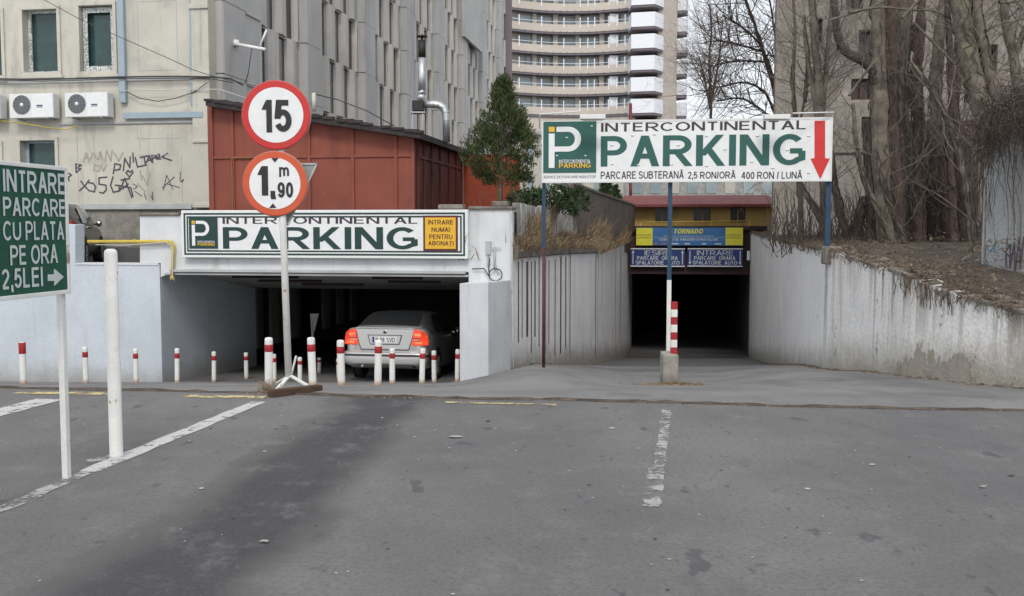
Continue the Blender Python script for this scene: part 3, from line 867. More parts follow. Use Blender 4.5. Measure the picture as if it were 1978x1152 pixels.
b = MB()
p, q = G0(527, 769), G0(624, 755)
d = (q-p).normalized(); sd = Vector((-d.y, d.x, 0))*.09
for a, c_ in ((p, q),):
    b.plan([(a.x, a.y), (c_.x, c_.y), (c_.x+sd.x, c_.y+sd.y), (a.x+sd.x, a.y+sd.y)], 0.0, [.066, .052, .05, .066])
single('wooden_beam', 'dark brown weathered wooden beam lying at the foot of the round signs', 'beam', b, M['wood_brown'], bevel=.006)
b = MB(); rr = random.Random(3); o = G0(510, 760)
for k in range(46):
    x, y = o.x + rr.gauss(0, .035), o.y + .1 + rr.gauss(0, .05)
    h = rr.uniform(.03, .13)
    b.tube([(x, y, -.03), (x+rr.gauss(0, .03), y+rr.gauss(0, .02), h*.6), (x+rr.gauss(0, .06), y+rr.gauss(0, .03), h)], [.004, .003, .001], 3)
for k in range(40):
    x, y = o.x + rr.gauss(0, .07), o.y + .05+rr.gauss(0, .05)
    s_ = rr.uniform(.006, .02); b.lathe([(s_, -.01), (s_*.8, s_*.6), (.001, s_*.8)], 5, (x, y, 0), 0)
tag(single('dead_weed', 'tuft of dead weeds and grit beside the wooden beam', 'weeds', b, M['dry_grass']), kind='stuff')

# ------------------------------------------------------------------ green entry sign at the left
gp = G0(122, 932)
GS = thing('entry_sign', 'dark green entry and price sign on thin white pole at left edge', 'sign', (gp.x, gp.y, 0), pi/2 + TH)
def gq(px, py, y=0): return pix(GS, px, py, y)
zb_, zt_ = gq(128, 564)[1], gq(128, 327)[1]
xR = gq(129.5, 450)[0]; xL = gq(-12, 450)[0]
b = MB(); b.box(xL, 0, zb_, xR, .02, zt_)
obj('panel', b, M['green_panel'], GS)
b = MB(); b.frame(xL-.012, zb_-.012, xR+.012, zt_+.012, .024, -.008, .028)
obj('frame', b, M['post_white'], GS, bevel=.003)
b = MB()
def gl(s_, pxa, pxb, pya, pyb, w=.03):           # pixel spans taken at the line's own left and right ends
    xa, xb = gq(pxa, (pya[0]+pya[1])/2)[0], gq(pxb, (pyb[0]+pyb[1])/2)[0]
    za = (gq(pxa, pya[1])[1] + gq(pxb, pyb[1])[1])/2; zb2 = (gq(pxa, pya[0])[1] + gq(pxb, pyb[0])[1])/2
    words(GS, s_, (xa, za, xb, zb2), -.004, M['letter_grey'], w)
gl("INTRARE", 4.5, 123, (326, 369), (337, 377))
gl("PARCARE", 4.5, 124, (380, 416), (386, 420), .025)
gl("CU PLATA", 4.5, 122.5, (426, 464), (429, 464), .02)
gl("PE ORA", 18.5, 110, (473, 512), (473, 509), .025)
gl("2,5LEI", 2.5, 81.5, (519, 567), (517, 558.5), .025)
p = [gq(*q_) for q_ in ((92, 530.5), (92, 543), (104, 543), (104, 552), (121.5, 535), (104, 520), (104, 530.5))]
b.prism(p, -.006, -.0005)
obj('arrow', b, M['letter_grey'], GS)
for xx in (xR - .02, xL - .035):
    b = MB(); b.box(xx-.02, .021, -.02, xx+.02, .058, zt_ - .03)
    obj('pole', b, M['scuffed_white'], GS, bevel=.003)

# ------------------------------------------------------------------ the thick white post
wp = G0(225, 884)
b = MB()
hz = P(215, 481, wp.y).z
b.lathe([(.048, 0), (.042, .02), (.041, hz-.03), (.036, hz-.01), (.02, hz)], 16, (0, 0, 0))
tag(obj('marker_post', b, M['scuffed_white'], None, loc=(wp.x, wp.y, 0)), 'thick plain white post standing on the worn white line beside the green sign', 'post')

# ------------------------------------------------------------------ bollards
def bollard(px, py, Y, rad, label, lean=(0, 0), band=(.71, .86)):
    x = XatY(px, Y); top = P(px, py, Y).z; g = zg(x, Y); h = top - g
    t = thing('bollard', label, 'bollard', (x, Y, g), 0, 'red and white bollards in front of the garage', rot=(lean[1] + .02*sin(px*3.1), lean[0] + .018*sin(px*1.7), px))
    b = MB(); b.lathe([(rad*1.06, -.05), (rad*1.02, .02), (rad, .05), (rad, h*.93), (rad*.95, h*.985), (rad*.6, h), (.002, h)], 14, cap=False)
    obj('post', b, M['post_white'], t)
    b = MB(); b.lathe([(rad+.001, h*band[0]), (rad+.0025, h*band[0]+.002), (rad+.0025, h*band[1]-.002), (rad+.001, h*band[1])], 14, cap=False)
    obj('red_band', b, M['post_red'], t)
for a in (
    (35, 661, 16.6, .054, 'leftmost bollard, standing just left of the green sign pole', (0, 0), (.72, .99)),
    (157, 670, 18.5, .048, 'bollard between the green sign pole and the thick white post'),
    (255, 673.5, 19.0, .046, 'first bollard right of the thick white post'),
    (335, 673, 19.0, .045, 'bollard in front of the corner where the bluish wall turns into the garage'),
    (407, 679, 20.4, .045, 'bollard before the shaded inner side wall of the garage'),
    (470.5, 681, 21.2, .045, 'bollard at the left end of the dark garage opening'),
    (514, 652, 13.9, .056, 'thick bollard left of the round sign post, beside the dead weeds', (.02, 0)),
    (525, 684, 20.5, .047, 'thin bollard half hidden behind the thick one left of the round sign post'),
    (600, 652, 14.0, .055, 'thick bollard behind the right end of the wooden beam', (.012, 0)),
    (575, 690, 20.0, .045, 'bollard mostly hidden behind the loose brace of the round sign post'),
    (612.5, 691, 22.6, .045, 'small thin bollard close behind the right of the thick bollard at the beam'),
    (656, 657, 14.9, .056, 'thick bollard covering the left tail lamp corner of the silver car'),
    (651, 693, 21.0, .045, 'bollard almost fully hidden at the left rear of the silver car'),
    (727, 657, 14.9, .055, 'thick bollard in front of the silver car number plate'),
    (755, 673, 17.6, .050, 'thinner bollard just right of the one before the number plate'),
    (813, 673, 17.4, .049, 'leaning bollard below the right tail lamp of the silver car', (-.03, 0)),
    (837, 677.5, 19.4, .047, 'bollard beside the right rear wheel of the silver car'),
    (882, 675, 18.9, .045, 'rightmost bollard, against the white buttress'),
): bollard(*a)

# give-way plate seen from behind inside the opening
sp_ = P(607, 640, 23.5)
SS = thing('small_road_sign', 'small grey sign plate seen from behind in the dark garage opening', 'road sign', (sp_.x, sp_.y, zg(sp_.x, sp_.y)))
b = MB(); b.prism([pix(SS, *p, -.02) for p in ((599, 606), (600.5, 636), (607, 642), (616, 606))], -.02, -.008); obj('plate', b, M['trim_grey'], SS)
xx = pix(SS, 603.5, 640)[0]
b = MB(); b.tube([(xx, 0, 0), (xx, 0, pix(SS, 603, 620)[1])], .03, 8); obj('pole', b, M['trim_grey'], SS)

# ------------------------------------------------------------------ cream building at the left
lb0 = P(410, 395, 25.6)
LB = thing('cream_building', 'old cream plastered building with barred windows and a corner pilaster, behind the yard', 'building', (lb0.x, lb0.y, .6), TH)
def lp(px, py, y=0): return pix(LB, px, py, y)
def lr(x0, y0, x1, y1, y=0): return prect(LB, x0, y0, x1, y1, y)
X0, X1 = lp(-260, 300)[0], lp(408, 300)[0]
zled = lp(300, 398)[1]; ztop = 16.0
wins = [(46, 19, 112, 140), (155, 11, 220, 138), (42, 272, 109, 400), (-62, 24, 4, 148), (-60, 280, 2, 405)]
ops = [lr(*w) for w in wins]
b = MB()
wall_open(b, X0, zled, X1, ztop, ops, 0, .35)
b.box(X0, .36, 0, X1, 3.0, ztop)
obj('facade_wall', b, M['cream'], LB)
b = MB(); b.box(X0, .02, -.2, lp(271, 450)[0], .355, zled-.0)
b.box(lp(271, 450)[0], .05, -.2, X1, .355, zled)
obj('plinth', b, M['rough_concrete'], LB)
b = MB()
b.box(X0, -.07, zled-.09, lp(372, 398)[0], .0, zled+.0); b.box(X0, -.03, zled, lp(372, 398)[0], .0, zled+.07)
za = lp(300, 236)[1]
b.box(lp(118, 236)[0], -.05, za-.04, lp(398, 236)[0], -.001, za+.03)
b.box(X0, -.035, lp(200, 157)[1]-.02, lp(372, 157)[0], -.001, lp(200, 152)[1])
obj('ledge', b, M['trim_grey'], LB, bevel=.01)
b = MB()                                          # corner pilaster with its own bands
xa, xb = lp(373, 300, -.12)[0], lp(407, 300, -.12)[0]
b.box(xa, -.12, zled-.02, xb, .0, ztop)
for y_, h_, o_ in ((145, 12, .05), (13, 9, .05), (273, 7, .04), (398, 8, .06), (393, 4, .03)):
    z = lp(390, y_, -.12)[1]; b.box(xa-o_*.5, -.12-o_, z-h_*.006, xb+o_*.5, -.121, z+h_*.006)
obj('corner_pilaster', b, M['cream'], LB, bevel=.012)
b = MB()                                          # stepped-back return towards the office block
xs2 = lp(444, 100, .9)[0]
b.box(X1+.001, .9, lp(420, 330, .9)[1]-1.5, xs2, 3.0, ztop)
for y_ in (10, 153, 190):
    z = lp(420, y_, .9)[1]; b.box(X1+.001, .86, z-.03, xs2+.04, 2.9, z+.03)
obj('side_return', b, M['office'], LB)
b = MB()                                          # fine grid of plaster joints
for px, ya, yb in ((265, 2, 135), (340, 2, 135), (350, 300, 390), (148, 245, 392), (265, 245, 270)):
    x, z1_ = lp(px, ya); z0_ = lp(px, yb)[1]; b.box(x-.008, -.006, z0_, x+.008, -.001, z1_)
for y_, pa, pb2 in ((137, 265, 340), (4, 265, 340), (268, 265, 345), (300, 265, 345)):
    xa_, z = lp(pa, y_); xb_ = lp(pb2, y_)[0]; b.box(xa_, -.006, z-.006, xb_, -.001, z+.006)
obj('plaster_joint', b, M['trim_grey'], LB)
for i, (w, r) in enumerate(zip(wins, ops)):
    b = MB(); b.frame(r[0]-.09, r[1]-.09, r[2]+.09, r[3]+.09, .09, -.05, .02)
    b.box(r[0]-.14, -.08, r[1]-.16, r[2]+.14, .0, r[1]-.092)
    wf = obj('window', b, M['cream'], LB, bevel=.008)
    b = MB(); b.box(r[0], .26, r[1], r[2], .30, r[3])
    obj('pane', b, M['dark_glass'], wf)
    if i == 1:
        b = MB(); b.frame(r[0]+.02, r[1]+.02, r[2]-.01, r[3]-.03, .13, .10, .12); obj('grille', b, M['grille'], wf)
    else:
        b = MB(); b.frame(r[0], r[1], r[2], r[3], .055, .20, .255); b.box(r[0]+.055, .19, r[1]+.055, r[0]+.10, .23, r[3]-.06)
        obj('frame', b, M['grille'] if i == 0 else M['duct'], wf)
# spray tags on the wall (strokes read off the wall in enlarged pixels)
def stroke(mb, pts, w=.022, m=0):
    q = [lp(x/3.84, y/3.84 + 280, -.004) for x, y in pts]
    for (xa_, za_), (xb_, zb2) in zip(q, q[1:]):
        d = math.hypot(xb_-xa_, zb2-za_)
        if d < 1e-5: continue
        ex, ez = (xb_-xa_)/d*w*.35, (zb2-za_)/d*w*.35; nx_, nz_ = -(zb2-za_)/d*w/2, (xb_-xa_)/d*w/2
        xa2, za2, xb2, zb3 = xa_-ex, za_-ez, xb_+ex, zb2+ez
        yy = -.003 - .0006*(len(mb.V) % 7)
        mb.add([(xa2+nx_, yy, za2+nz_), (xb2+nx_, yy, zb3+nz_), (xb2-nx_, yy, zb3-nz_), (xa2-nx_, yy, za2-nz_)], [(0, 1, 2, 3)], m)
b = MB()
for s_ in ([(840,215),(852,140),(895,150),(888,182),(850,190)], [(915,192),(925,100),(963,170),(966,90)], [(985,62),(990,130)], [(1003,95),(1020,165),(1085,150)],
           [(1040,95),(1110,80)], [(1068,90),(1078,150)], [(1085,130),(1108,85),(1127,130)], [(1095,116),(1120,112)], [(1132,132),(1126,75),(1160,85),(1132,106)],
           [(1150,98),(1186,90),(1180,70),(1160,78),(1162,105),(1192,105)], [(1242,64),(1200,92),(1272,116)],
           [(960,240),(935,208),(950,190),(964,205),(980,190),(986,206),(960,240)],
           [(590,340),(630,305),(660,262)], [(600,270),(630,310),(660,340),(700,350),(708,310),(690,285),(650,280)],
           [(792,240),(735,245),(735,292),(785,300),(788,335),(765,360),(738,352)], [(838,238),(820,300),(840,352),(885,342),(882,302),(855,300)],
           [(888,342),(925,250),(978,392)], [(880,302),(970,320),(986,382)], [(898,262),(962,250)], [(905,330),(950,290)],
           [(560,142),(604,152),(562,172),(600,178),(565,206),(562,142)], [(508,210),(530,225),(508,240),(512,268)]):
    stroke(b, s_, .040)
for s_ in ([(1213,332),(1236,225),(1282,330)], [(1204,320),(1292,240)], [(1240,290),(1332,318)], [(1346,270),(1362,256),(1350,282),(1335,266),(1338,200)],
           [(1000,345),(1050,380)], [(1070,360),(1085,405)], [(1130,350),(1135,410),(1120,380)], [(985,290),(1020,310),(990,330)]):
    stroke(b, s_, .022)
for s_ in ([(618,130),(640,60),(662,130)], [(622,100),(655,95)], [(670,112),(690,60),(722,110)], [(730,110),(745,50),(760,110),(735,60)], [(780,122),(790,40),(822,120),(832,38)],
           [(845,60),(880,122),(912,58)], [(742,160),(702,150),(694,190),(735,197),(738,175)], [(750,150),(767,195),(788,150)], [(1040,190),(1050,260)], [(1060,230),(1090,300),(1110,210)], [(1020,290),(1080,350)]):
    stroke(b, s_, .035, 1)
for mi, nm in ((0, 'spray_purple'), (1, 'spray_faint')):
    g2 = MB(); g2.V = [v.copy() for v in b.V]
    keep = [i for i in range(len(b.F)) if b.M[i] == mi]; g2.F = [b.F[i] for i in keep]; g2.M = [0]*len(keep); g2.S = [False]*len(keep)
    obj('graffiti', g2, M[nm], LB)

def ac(px0, py0, px1, py1, label):
    x0, z0, x1, z1 = prect(LB, px0, py0, px1, py1, -.38)
    t = thing('air_conditioner', label, 'air conditioner', tuple(WM[LB.name] @ Vector((x0, -.38, z0))), TH, 'air conditioners on the cream wall')
    w, h = x1-x0, z1-z0
    b = MB(); b.box(0, 0, 0, w, .28, h); obj('casing', b, M['ac_white'], t, bevel=.012)
    b = MB(); b.box(w*.52, -.006, h*.03, w*.985, -.0005, h*.97); obj('side_cover', b, M['sign_white'], t, bevel=.004)
    cx_, cz_, R_ = w*.285, h*.54, h*.40
    b = MB(); m3 = Matrix.Rotation(pi/2, 3, 'X')
    b.lathe([(R_, 0), (R_, .008), (.002, .008)], 28, (cx_, 0, cz_), 0, m3, smooth=False); fan = obj('fan_grille', b, M['ac_fan'], t)
    b = MB()
    for k in range(1, 6):
        rr_ = R_*k/5.6; b.tube([(cx_+rr_*cos(2*pi*j/24), -.011, cz_+rr_*sin(2*pi*j/24)) for j in range(25)], .0022, 4, cap=False)
    for k in range(12):
        a_ = 2*pi*k/12; b.bar((cx_+R_*.15*cos(a_), -.011, cz_+R_*.15*sin(a_)), (cx_+R_*cos(a_), -.011, cz_+R_*sin(a_)), .004)
    obj('guard', b, M['duct'], fan)
    b = MB(); b.lathe([(R_*.2, 0.008), (R_*.2, .016), (.002, .017)], 14, (cx_, 0, cz_), 0, m3); obj('hub', b, M['sign_white'], fan)
    b = MB(); b.box(w*.62, -.0075, h*.47, w*.76, -.0062, h*.53); b.box(w*.62, -.0075, h*.42, w*.76, -.0062, h*.45); obj('name_plate', b, M['ac_mark'], t)
    for f in (.15, .85):
        b = MB(); b.bar((w*f, .0, -.02), (w*f, .36, -.02), .03); obj('bracket', b, M['duct'], t)
ac(18, 181, 103, 228, 'boxy white air conditioner farther from the wide duct, left of the other full one')
ac(125, 179, 208, 226, 'boxy white air conditioner next to the wide vertical duct')
ac(-88, 184, 0, 230, 'air conditioner cut off by the left edge of the photo')

b = MB(); xa_, xb_ = lp(228, 100, -.12)[0], lp(240, 100, -.12)[0]
b.box(xa_, -.13, lp(234, 200)[1], xb_, -.001, ztop)
single_m = b
b2 = MB(); b2.V = [WM[LB.name] @ v for v in b.V]; b2.F, b2.M, b2.S = b.F, b.M, b.S
single('cable_duct', 'wide vertical blue-grey duct right of the barred windows', 'duct', b2, M['duct'], bevel=.01)
b = MB(); r = lr(240, 217, 393, 229, -.08); b.box(r[0], -.14, r[1], r[2], -.052, r[3]); b.V = [WM[LB.name] @ v for v in b.V]
single('cable_duct', 'horizontal blue-grey duct ending at the corner pilaster', 'duct', b, M['duct'], bevel=.01)
b = MB(); pa_, pb2 = lp(371, 0, -.1), lp(371, 205, -.1); pc = lp(375, 215, -.1)
b.tube([(pa_[0], -.1, ztop), (pb2[0], -.1, pb2[1]), (pc[0], -.05, pc[1])], .032, 8); b.V = [WM[LB.name] @ v for v in b.V]
single('drain_pipe', 'thin blue-grey vertical pipe beside the corner pilaster', 'pipe', b, M['duct'])
def cable(label, pts, r=.008, mt='cable', y=-.06, root=None, name='cable'):
    root = root or LB
    b = MB(); q = []
    for p in pts:
        yy = p[2] if len(p) > 2 else y
        x, z = pix(root, p[0], p[1], yy); q.append(WM[root.name] @ Vector((x, yy, z)))
    b.tube(q, r, 5)
    single(name, label, 'cable', b, M[mt])
cable('thick dark cable bundle running along the cream wall under the windows', [(-20,152),(60,154),(150,152),(225,149),(240,149),(300,148),(370,148),(410,149,-.2),(445,152,.6),(470,165,.6)], .022, y=-.16)
cable('second dark cable just under the thick bundle on the cream wall', [(-20,155),(80,157),(160,155),(228,152),(300,152),(372,151),(412,153,-.2),(450,160,.6)], .012, y=-.17)
cable('dark cable slanting down across the upper cream wall', [(60,-14,-.5),(155,38,-.5),(250,80,-.5),(330,115,-.45),(372,135,-.4),(420,150,-.3),(520,172,-.3)], .009)
cable('slack cable hanging in a curve right of the wide duct', [(245,178),(270,190),(305,196),(340,190),(375,178),(400,160,-.2)], .012, y=-.14)
cable('pale straight cable above the horizontal duct', [(228,176),(300,174),(370,173),(425,173,-.2),(475,190,-.2)], .011, 'white_cable', y=-.18)
cable('pale yellowish cable sagging under the air conditioners', [(-20,231),(40,238),(100,248),(130,250),(150,243)], .014, 'pipe_yellow', y=-.3)

# yellow gas pipe and its white cable at the garage corner
def gpipe(px, py, y): 
    x, z = pix(GAR, px, py, y); return WM[GAR.name] @ Vector((x, y, z))
b = MB(); b.tube([gpipe(170, 467, -.05), gpipe(260, 467, -.07), gpipe(324, 467, -.08), gpipe(332, 468.5, -.08), gpipe(335, 475, -.08), gpipe(334, 505, -.08), gpipe(332.5, 540, -.08)], .034, 10)
for px, py in ((331, 471), (332.6, 537), (260, 467)):
    c_ = gpipe(px, py, -.08); b.lathe([(.04, -.04), (.045, 0), (.04, .04)], 10, c_)
single('gas_pipe', 'yellow gas pipe bending down at the left corner of the garage', 'pipe', b, M['pipe_yellow'])
b = MB(); b.tube([gpipe(185, 473, -.07), gpipe(240, 474, -.09), gpipe(300, 470, -.12), gpipe(320, 468, -.13), gpipe(330, 474, -.13), gpipe(333.5, 486, -.13), gpipe(333, 535, -.13), gpipe(337, 542, -.12)], .010, 6)
single('white_cable', 'white cable following the yellow gas pipe', 'cable', b, M['white_cable'])
# bracket box, small pole and looped cable on the white wall right of the sign
b = MB()
r = prect(GAR, 938, 466, 948, 492, -.05)
b.box(r[0], -.06, r[1], r[2], -.001, r[3]); b.box(r[0]+.02, -.04, r[1]-.22, r[0]+.05, -.015, r[1]-.001)
b.V = [WM[GAR.name] @ v for v in b.V]
single('wall_box', 'small white box fixed on the white wall right of the garage sign', 'box', b, M['trim_grey'], bevel=.005)
b = MB(); b.tube([gpipe(955, 477, -.05), gpipe(955.5, 520, -.05)], .02, 6); b.bar(gpipe(950, 479, -.05), gpipe(968, 479, -.05), .012); b.bar(gpipe(957, 512, -.04), gpipe(962, 528, -.04), .05, .02)
single('bracket', 'grey metal bracket beside the small white wall box', 'bracket', b, M['trim_grey'])
b = MB()
lo = [gpipe(946, 498, -.08), gpipe(944, 520, -.08)] + [gpipe(957 + 13*cos(a_), 531 + 12*sin(a_), -.09) for a_ in [2.6 - k*.5 for k in range(14)]] + [gpipe(935, 519, -.08), gpipe(912, 520, -.06)]
b.tube(lo, .012, 6)
single('looped_cable', 'dark cable hanging in a loop above the white buttress', 'cable', b, M['cable'])
b = MB(); b.tube([gpipe(988, 408, -.05), gpipe(989, 520, -.05), gpipe(990, 600, -.3), gpipe(992, 716, -.6)], .022, 8)
single('corner_pipe', 'thin grey pipe down the corner between garage and ramp wall', 'pipe', b, M['trim_grey'])

# ------------------------------------------------------------------ grey office block with fins
OB = thing('office_block', 'long grey concrete office block with staggered fins and slot windows', 'building', (-7.7, 27.0, 0), pi/2 + TH)
L = 44.0; S0 = -1.0; PITCHB = 6.07; ROW = 1.86; ZROW0 = 7.32 - 3*1.86
b = MB(); b.box(-1.3, .001, .6, 4.0, .5, 22); b.box(4.001, .001, .6, L, 6, 22); obj('facade_wall', b, M['office'], OB)
def seen(root, x, y, z, mar=15):
    v = WM[root.name] @ Vector((x, y, z)) - Vector((0, 0, CAMZ))
    f_ = v.y*cos(PITCH) - v.z*sin(PITCH); u_ = v.y*sin(PITCH) + v.z*cos(PITCH)
    if f_ <= .1: return None
    px, py = CX + FPX*v.x/f_, CY - FPX*u_/f_
    return (px, py)
nwin = 0
for i in range(0, 8):
    s = S0 + PITCHB*i
    b = MB(); b.plan([(s, 0), (s, -.42), (s+.06, -.45), (s+1.40, -.45), (s+1.46, -.42), (s+1.46, 0)], .6, 22)
    for k in range(-1, 12):
        z = ZROW0 + ROW*k; b.box(s-.004, -.454, z-.012, s+1.464, -.2, z+.012, 1)
    obj('pilaster', b, [M['office'], M['office_glass']], OB)
    fb = MB()
    for k in range(-1, 11):
        z0_ = ZROW0 + ROW*(k-1) + .002; z1_ = z0_ + ROW - .004
        off = 0.0 if k % 2 else .62
        wz1 = z1_ - .05; wz0 = z0_ + .02
        for j in range(-1, 4):
            a = s + 1.46 + off + j*1.52
            f0, f1 = a + .68, a + 1.52
            lo_, hi_ = s+1.462, s+PITCHB-.002
            f0, f1 = max(f0, lo_), min(f1, hi_)
            if f1 - f0 > .12:
                mid = lerp(f0, f1, .35)
                fb.plan([(f0, 0), (f0+.02, -.12), (mid, -.22), (f1-.02, -.15), (f1, 0)], z0_, z1_)
            w0, w1 = max(a, lo_), min(a+.68, hi_)
            if w1 - w0 > .2:
                p1 = seen(OB, w0, 0, (wz0+wz1)/2)
                p2 = seen(OB, w1, 0, wz0)
                if p2 and p2[0] > 455 and p1[0] < 962 and p2[1] > -10 and 0 < p2[1] < 330 and nwin < 100:
                    wb = MB(); wb.box(w0, -.03, wz0, w1, -.002, wz1); obj('window', wb, M['office_glass'], OB); nwin += 1
                else:
                    fb.box(w0, -.03, wz0, w1, -.002, wz1, 1)
                fb.box(w0, -.12, wz1, w1, -.001, z1_)
    obj('fin_panel', fb, [M['office_fin'], M['office_glass']], OB)
b = MB(); xa_ = pix(OB, 897, 40, -.6)[0]; xb_ = pix(OB, 932, 40, -.6)[0]
b.box(xa_, -.62, pix(OB, 897, 70, -.6)[1], xb_, -.455, 22); obj('blank_panel', b, M['office'], OB)

t0, t1 = P(964, 200, 72), P(989, 200, 72)
b = MB(); b.box(t0.x, 72, .9, t1.x, 84, 40); b.box(t0.x-.25, 71.8, .9, t0.x+.02, 72.5, 40, 1)
single('end_tower', 'narrow dull purple end tower past the grey office block', 'building', b, [M['tower_purple'], M['sign_white']])

# ------------------------------------------------------------------ rust red shed on the garage roof
sh0 = P(800, 400, 21.6)
ZR = WM[GAR.name].translation.z + zft - .15
SH = thing('red_shed', 'rust red sheet metal shed with a black tar roof, above the garage sign', 'shed', (sh0.x, sh0.y, ZR), TH)
def sp2(px, py, y=0): return pix(SH, px, py, y)
def side_y(px, x=0.0, py=300):                     # depth along the side wall x = const
    inv = WM[SH.name].inverted(); o = inv @ Vector((0,0,CAMZ)); d = inv.to_3x3() @ ray(px, py); t = (x-o.x)/d.x; p = o + d*t
    return p.y, p.z
xl_ = sp2(402, 300)[0]; yb_ = side_y(893, 0)[0]
zA, zB = sp2(402, 200)[1], sp2(800, 258)[1]; zC = side_y(893, 0, 290)[1]
b = MB(); b.prism([(xl_, 0), (0, 0), (0, zB), (xl_, zA)], 0, .08)
obj('front_wall', b, M['rust_red'], SH)
b = MB(); b.add([(-.08, .081, 0), (0, .081, 0), (0, yb_, 0), (-.08, yb_, 0), (-.08, .081, zB), (0, .081, zB), (0, yb_, zC), (-.08, yb_, zC)],
                [(3,2,1,0),(4,5,6,7),(0,1,5,4),(1,2,6,5),(2,3,7,6),(3,0,4,7)])
obj('side_wall', b, M['rust_dark'], SH)  # darker copy of the front's red: the side's shade is put into the colour
b = MB()
for px in (411, 451, 598, 682, 765, 798):
    x = sp2(px, 330)[0]; zz = lerp(zA, zB, (x-xl_)/(-xl_)); b.box(x-.035, -.04, 0, x+.035, -.001, zz-.02)
zr_ = sp2(600, 303)[1]
xsr = [xl_] + [sp2(p, 330)[0] for p in (411, 451, 598, 682, 765, 798)]
for xa_, xb_ in zip(xsr, xsr[1:]): b.box(xa_+.036, -.035, zr_-.03, xb_-.036, -.001, zr_+.03)
obj('front_rib', b, M['rust_red'], SH, bevel=.006)
b = MB()
yys = [side_y(p)[0] for p in (806, 818, 833, 849, 866, 880, 891)]
for y in yys: b.box(.001, y-.03, 0, .04, y+.03, lerp(zB, zC, y/yb_)-.02)
for ya_, y2_ in zip(yys, yys[1:]): b.box(.001, ya_+.031, zr_-.03, .034, y2_-.031, zr_+.03)
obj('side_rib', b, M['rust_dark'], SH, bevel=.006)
b = MB(); xd = sp2(449, 330, -.05)[0]; xd2 = sp2(540, 330, -.05)[0]; zd = sp2(470, 305, -.05)[1]
b.box(xd-.018, -.06, 0, xd+.0, -.042, zd); b.box(xd, -.06, zd-.01, xd2, -.042, zd+.008)
obj('door_trim', b, M['door_trim'], SH)
pA, pB = sp2(397, 193, -.35), sp2(812, 256, -.35)
yC, zC2 = side_y(924, .18, 298)
b = MB()
q = [(pA[0], -.35, pA[1]), (pB[0], -.35, pB[1]), (.18, yC, zC2), (pA[0], yC, zC2 + (pA[1]-pB[1]))]
b.add([(x, y, z-.13) for x, y, z in q] + q, [(3,2,1,0),(4,5,6,7),(0,1,5,4),(1,2,6,5),(2,3,7,6),(3,0,4,7)])
rr = random.Random(8)
for k in range(60):                                  # ragged felt edge and rubble on the roof
    f = rr.random(); x = lerp(pA[0], pB[0], f); z = lerp(pA[1], pB[1], f); s_ = rr.uniform(.02, .06)
    b.box(x-s_*2.5, -.37-s_*.3, z-.02, x+s_*2.5, -.30+s_, z+s_*.8)
obj('roof', b, M['tar'], SH)
xo_ = pix(SH, 1003, 340, yb_)[0]
b = MB(); b.box(.02, yb_+.01, 0, xo_, yb_+.1, pix(SH, 930, 299, yb_)[1]); obj('rear_annex', b, M['orange_red'], SH)
b = MB(); b.tube([(.1, yC-.6, zC2-.16), (.22, yC, zC2-.16), (.75, yC+.25, zC2-.34)], .02, 5)
LED = plain("green_garland", (.03, .55, .12), .5); obj('garland', b, LED, SH)

# ------------------------------------------------------------------ flue and duct
fl = P(815, 250, 23.6)
FL = thing('metal_flue', 'shiny metal flue pipe with a dark cowl and a bent duct on the shed roof', 'flue', tuple(fl))
def fp(px, py, y=0): 
    x, z = pix(FL, px, py, y); return (x, y, z)
b = MB(); b.tube([fp(815, 112), fp(815, 184)], .085, 12); obj('pipe', b, M['galv'], FL)
b = MB(); b.tube([fp(815, 78), fp(815, 111.5)], .088, 12); b.lathe([(.13, 0), (.13, .025), (.002, .03)], 12, fp(815, 72)); b.tube([fp(815, 67), fp(815, 78)], .03, 6); obj('cowl', b, M['black'], FL)
b = MB(); b.tube([fp(815, 183), fp(814, 188), fp(809, 194)], [.09, .10, .08], 12); b.tube([fp(813, 176), fp(816, 182)], .095, 12); obj('elbow', b, M['galv'], FL)
b = MB(); x0_, _, z0_ = fp(797, 216); x1_, _, z1_ = fp(819, 195); b.box(x0_, -.14, z0_, x1_, .14, z1_); obj('fan_box', b, M['black'], FL, bevel=.02)
b = MB()
for px in (797, 817):
    for y in (-.12, .12):
        x, _, z = fp(px, 217, y); b.bar((x, y, z), (x-.02, y, fp(px, 262, y)[2]), .025)
x0_, _, z0_ = fp(794, 218); x1_, _, _ = fp(822, 218); b.box(x0_, -.16, z0_-.02, x1_, .16, z0_+.01)
obj('stand', b, M['trim_grey'], FL)
b = MB(); b.tube([fp(820, 202), fp(838, 201.5), fp(848, 203), fp(856, 208), fp(861, 217), fp(862, 228), fp(862.5, 275)], .088, 12)
for pp in ((838, 201.5), (848, 203), (856, 208), (861, 217), (862, 232)):
    b.lathe([(.092, -.012), (.095, 0), (.092, .012)], 12, fp(*pp), 0, Matrix.Rotation(pi/2 if pp[0] < 850 else (pi/4 if pp[0] < 860 else 0), 3, 'Y'))
obj('bent_duct', b, M['galv'], FL)

# white lamp arm on the corner
la = P(455, 90, 26.4)
LA = thing('wall_lamp_arm', 'white metal arm with an angled strut sticking out before the grey office block', 'lamp bracket', tuple(la))
def lq(px, py, y=0):
    x, z = pix(LA, px, py, y); return (x, y, z)
b = MB(); b.tube([lq(455, 88, .3), lq(458, 86), lq(512, 96, -.3)], .045, 8); obj('arm', b, M['sign_white'], LA)
b = MB(); b.tube([lq(501, 92, -.25), lq(515, 58, -.25)], .03, 6); obj('strut', b, M['ac_white'], LA)
b = MB(); b.lathe([(.09, -.08), (.1, 0), (.09, .08)], 10, lq(455, 84, .25)); obj('wall_plate', b, M['ac_white'], LA)
b = MB(); b.tube([lq(486, 95, -.15), lq(480, 140, 0), lq(474, 160, .2)], .012, 5); obj('lead', b, M['cable'], LA)

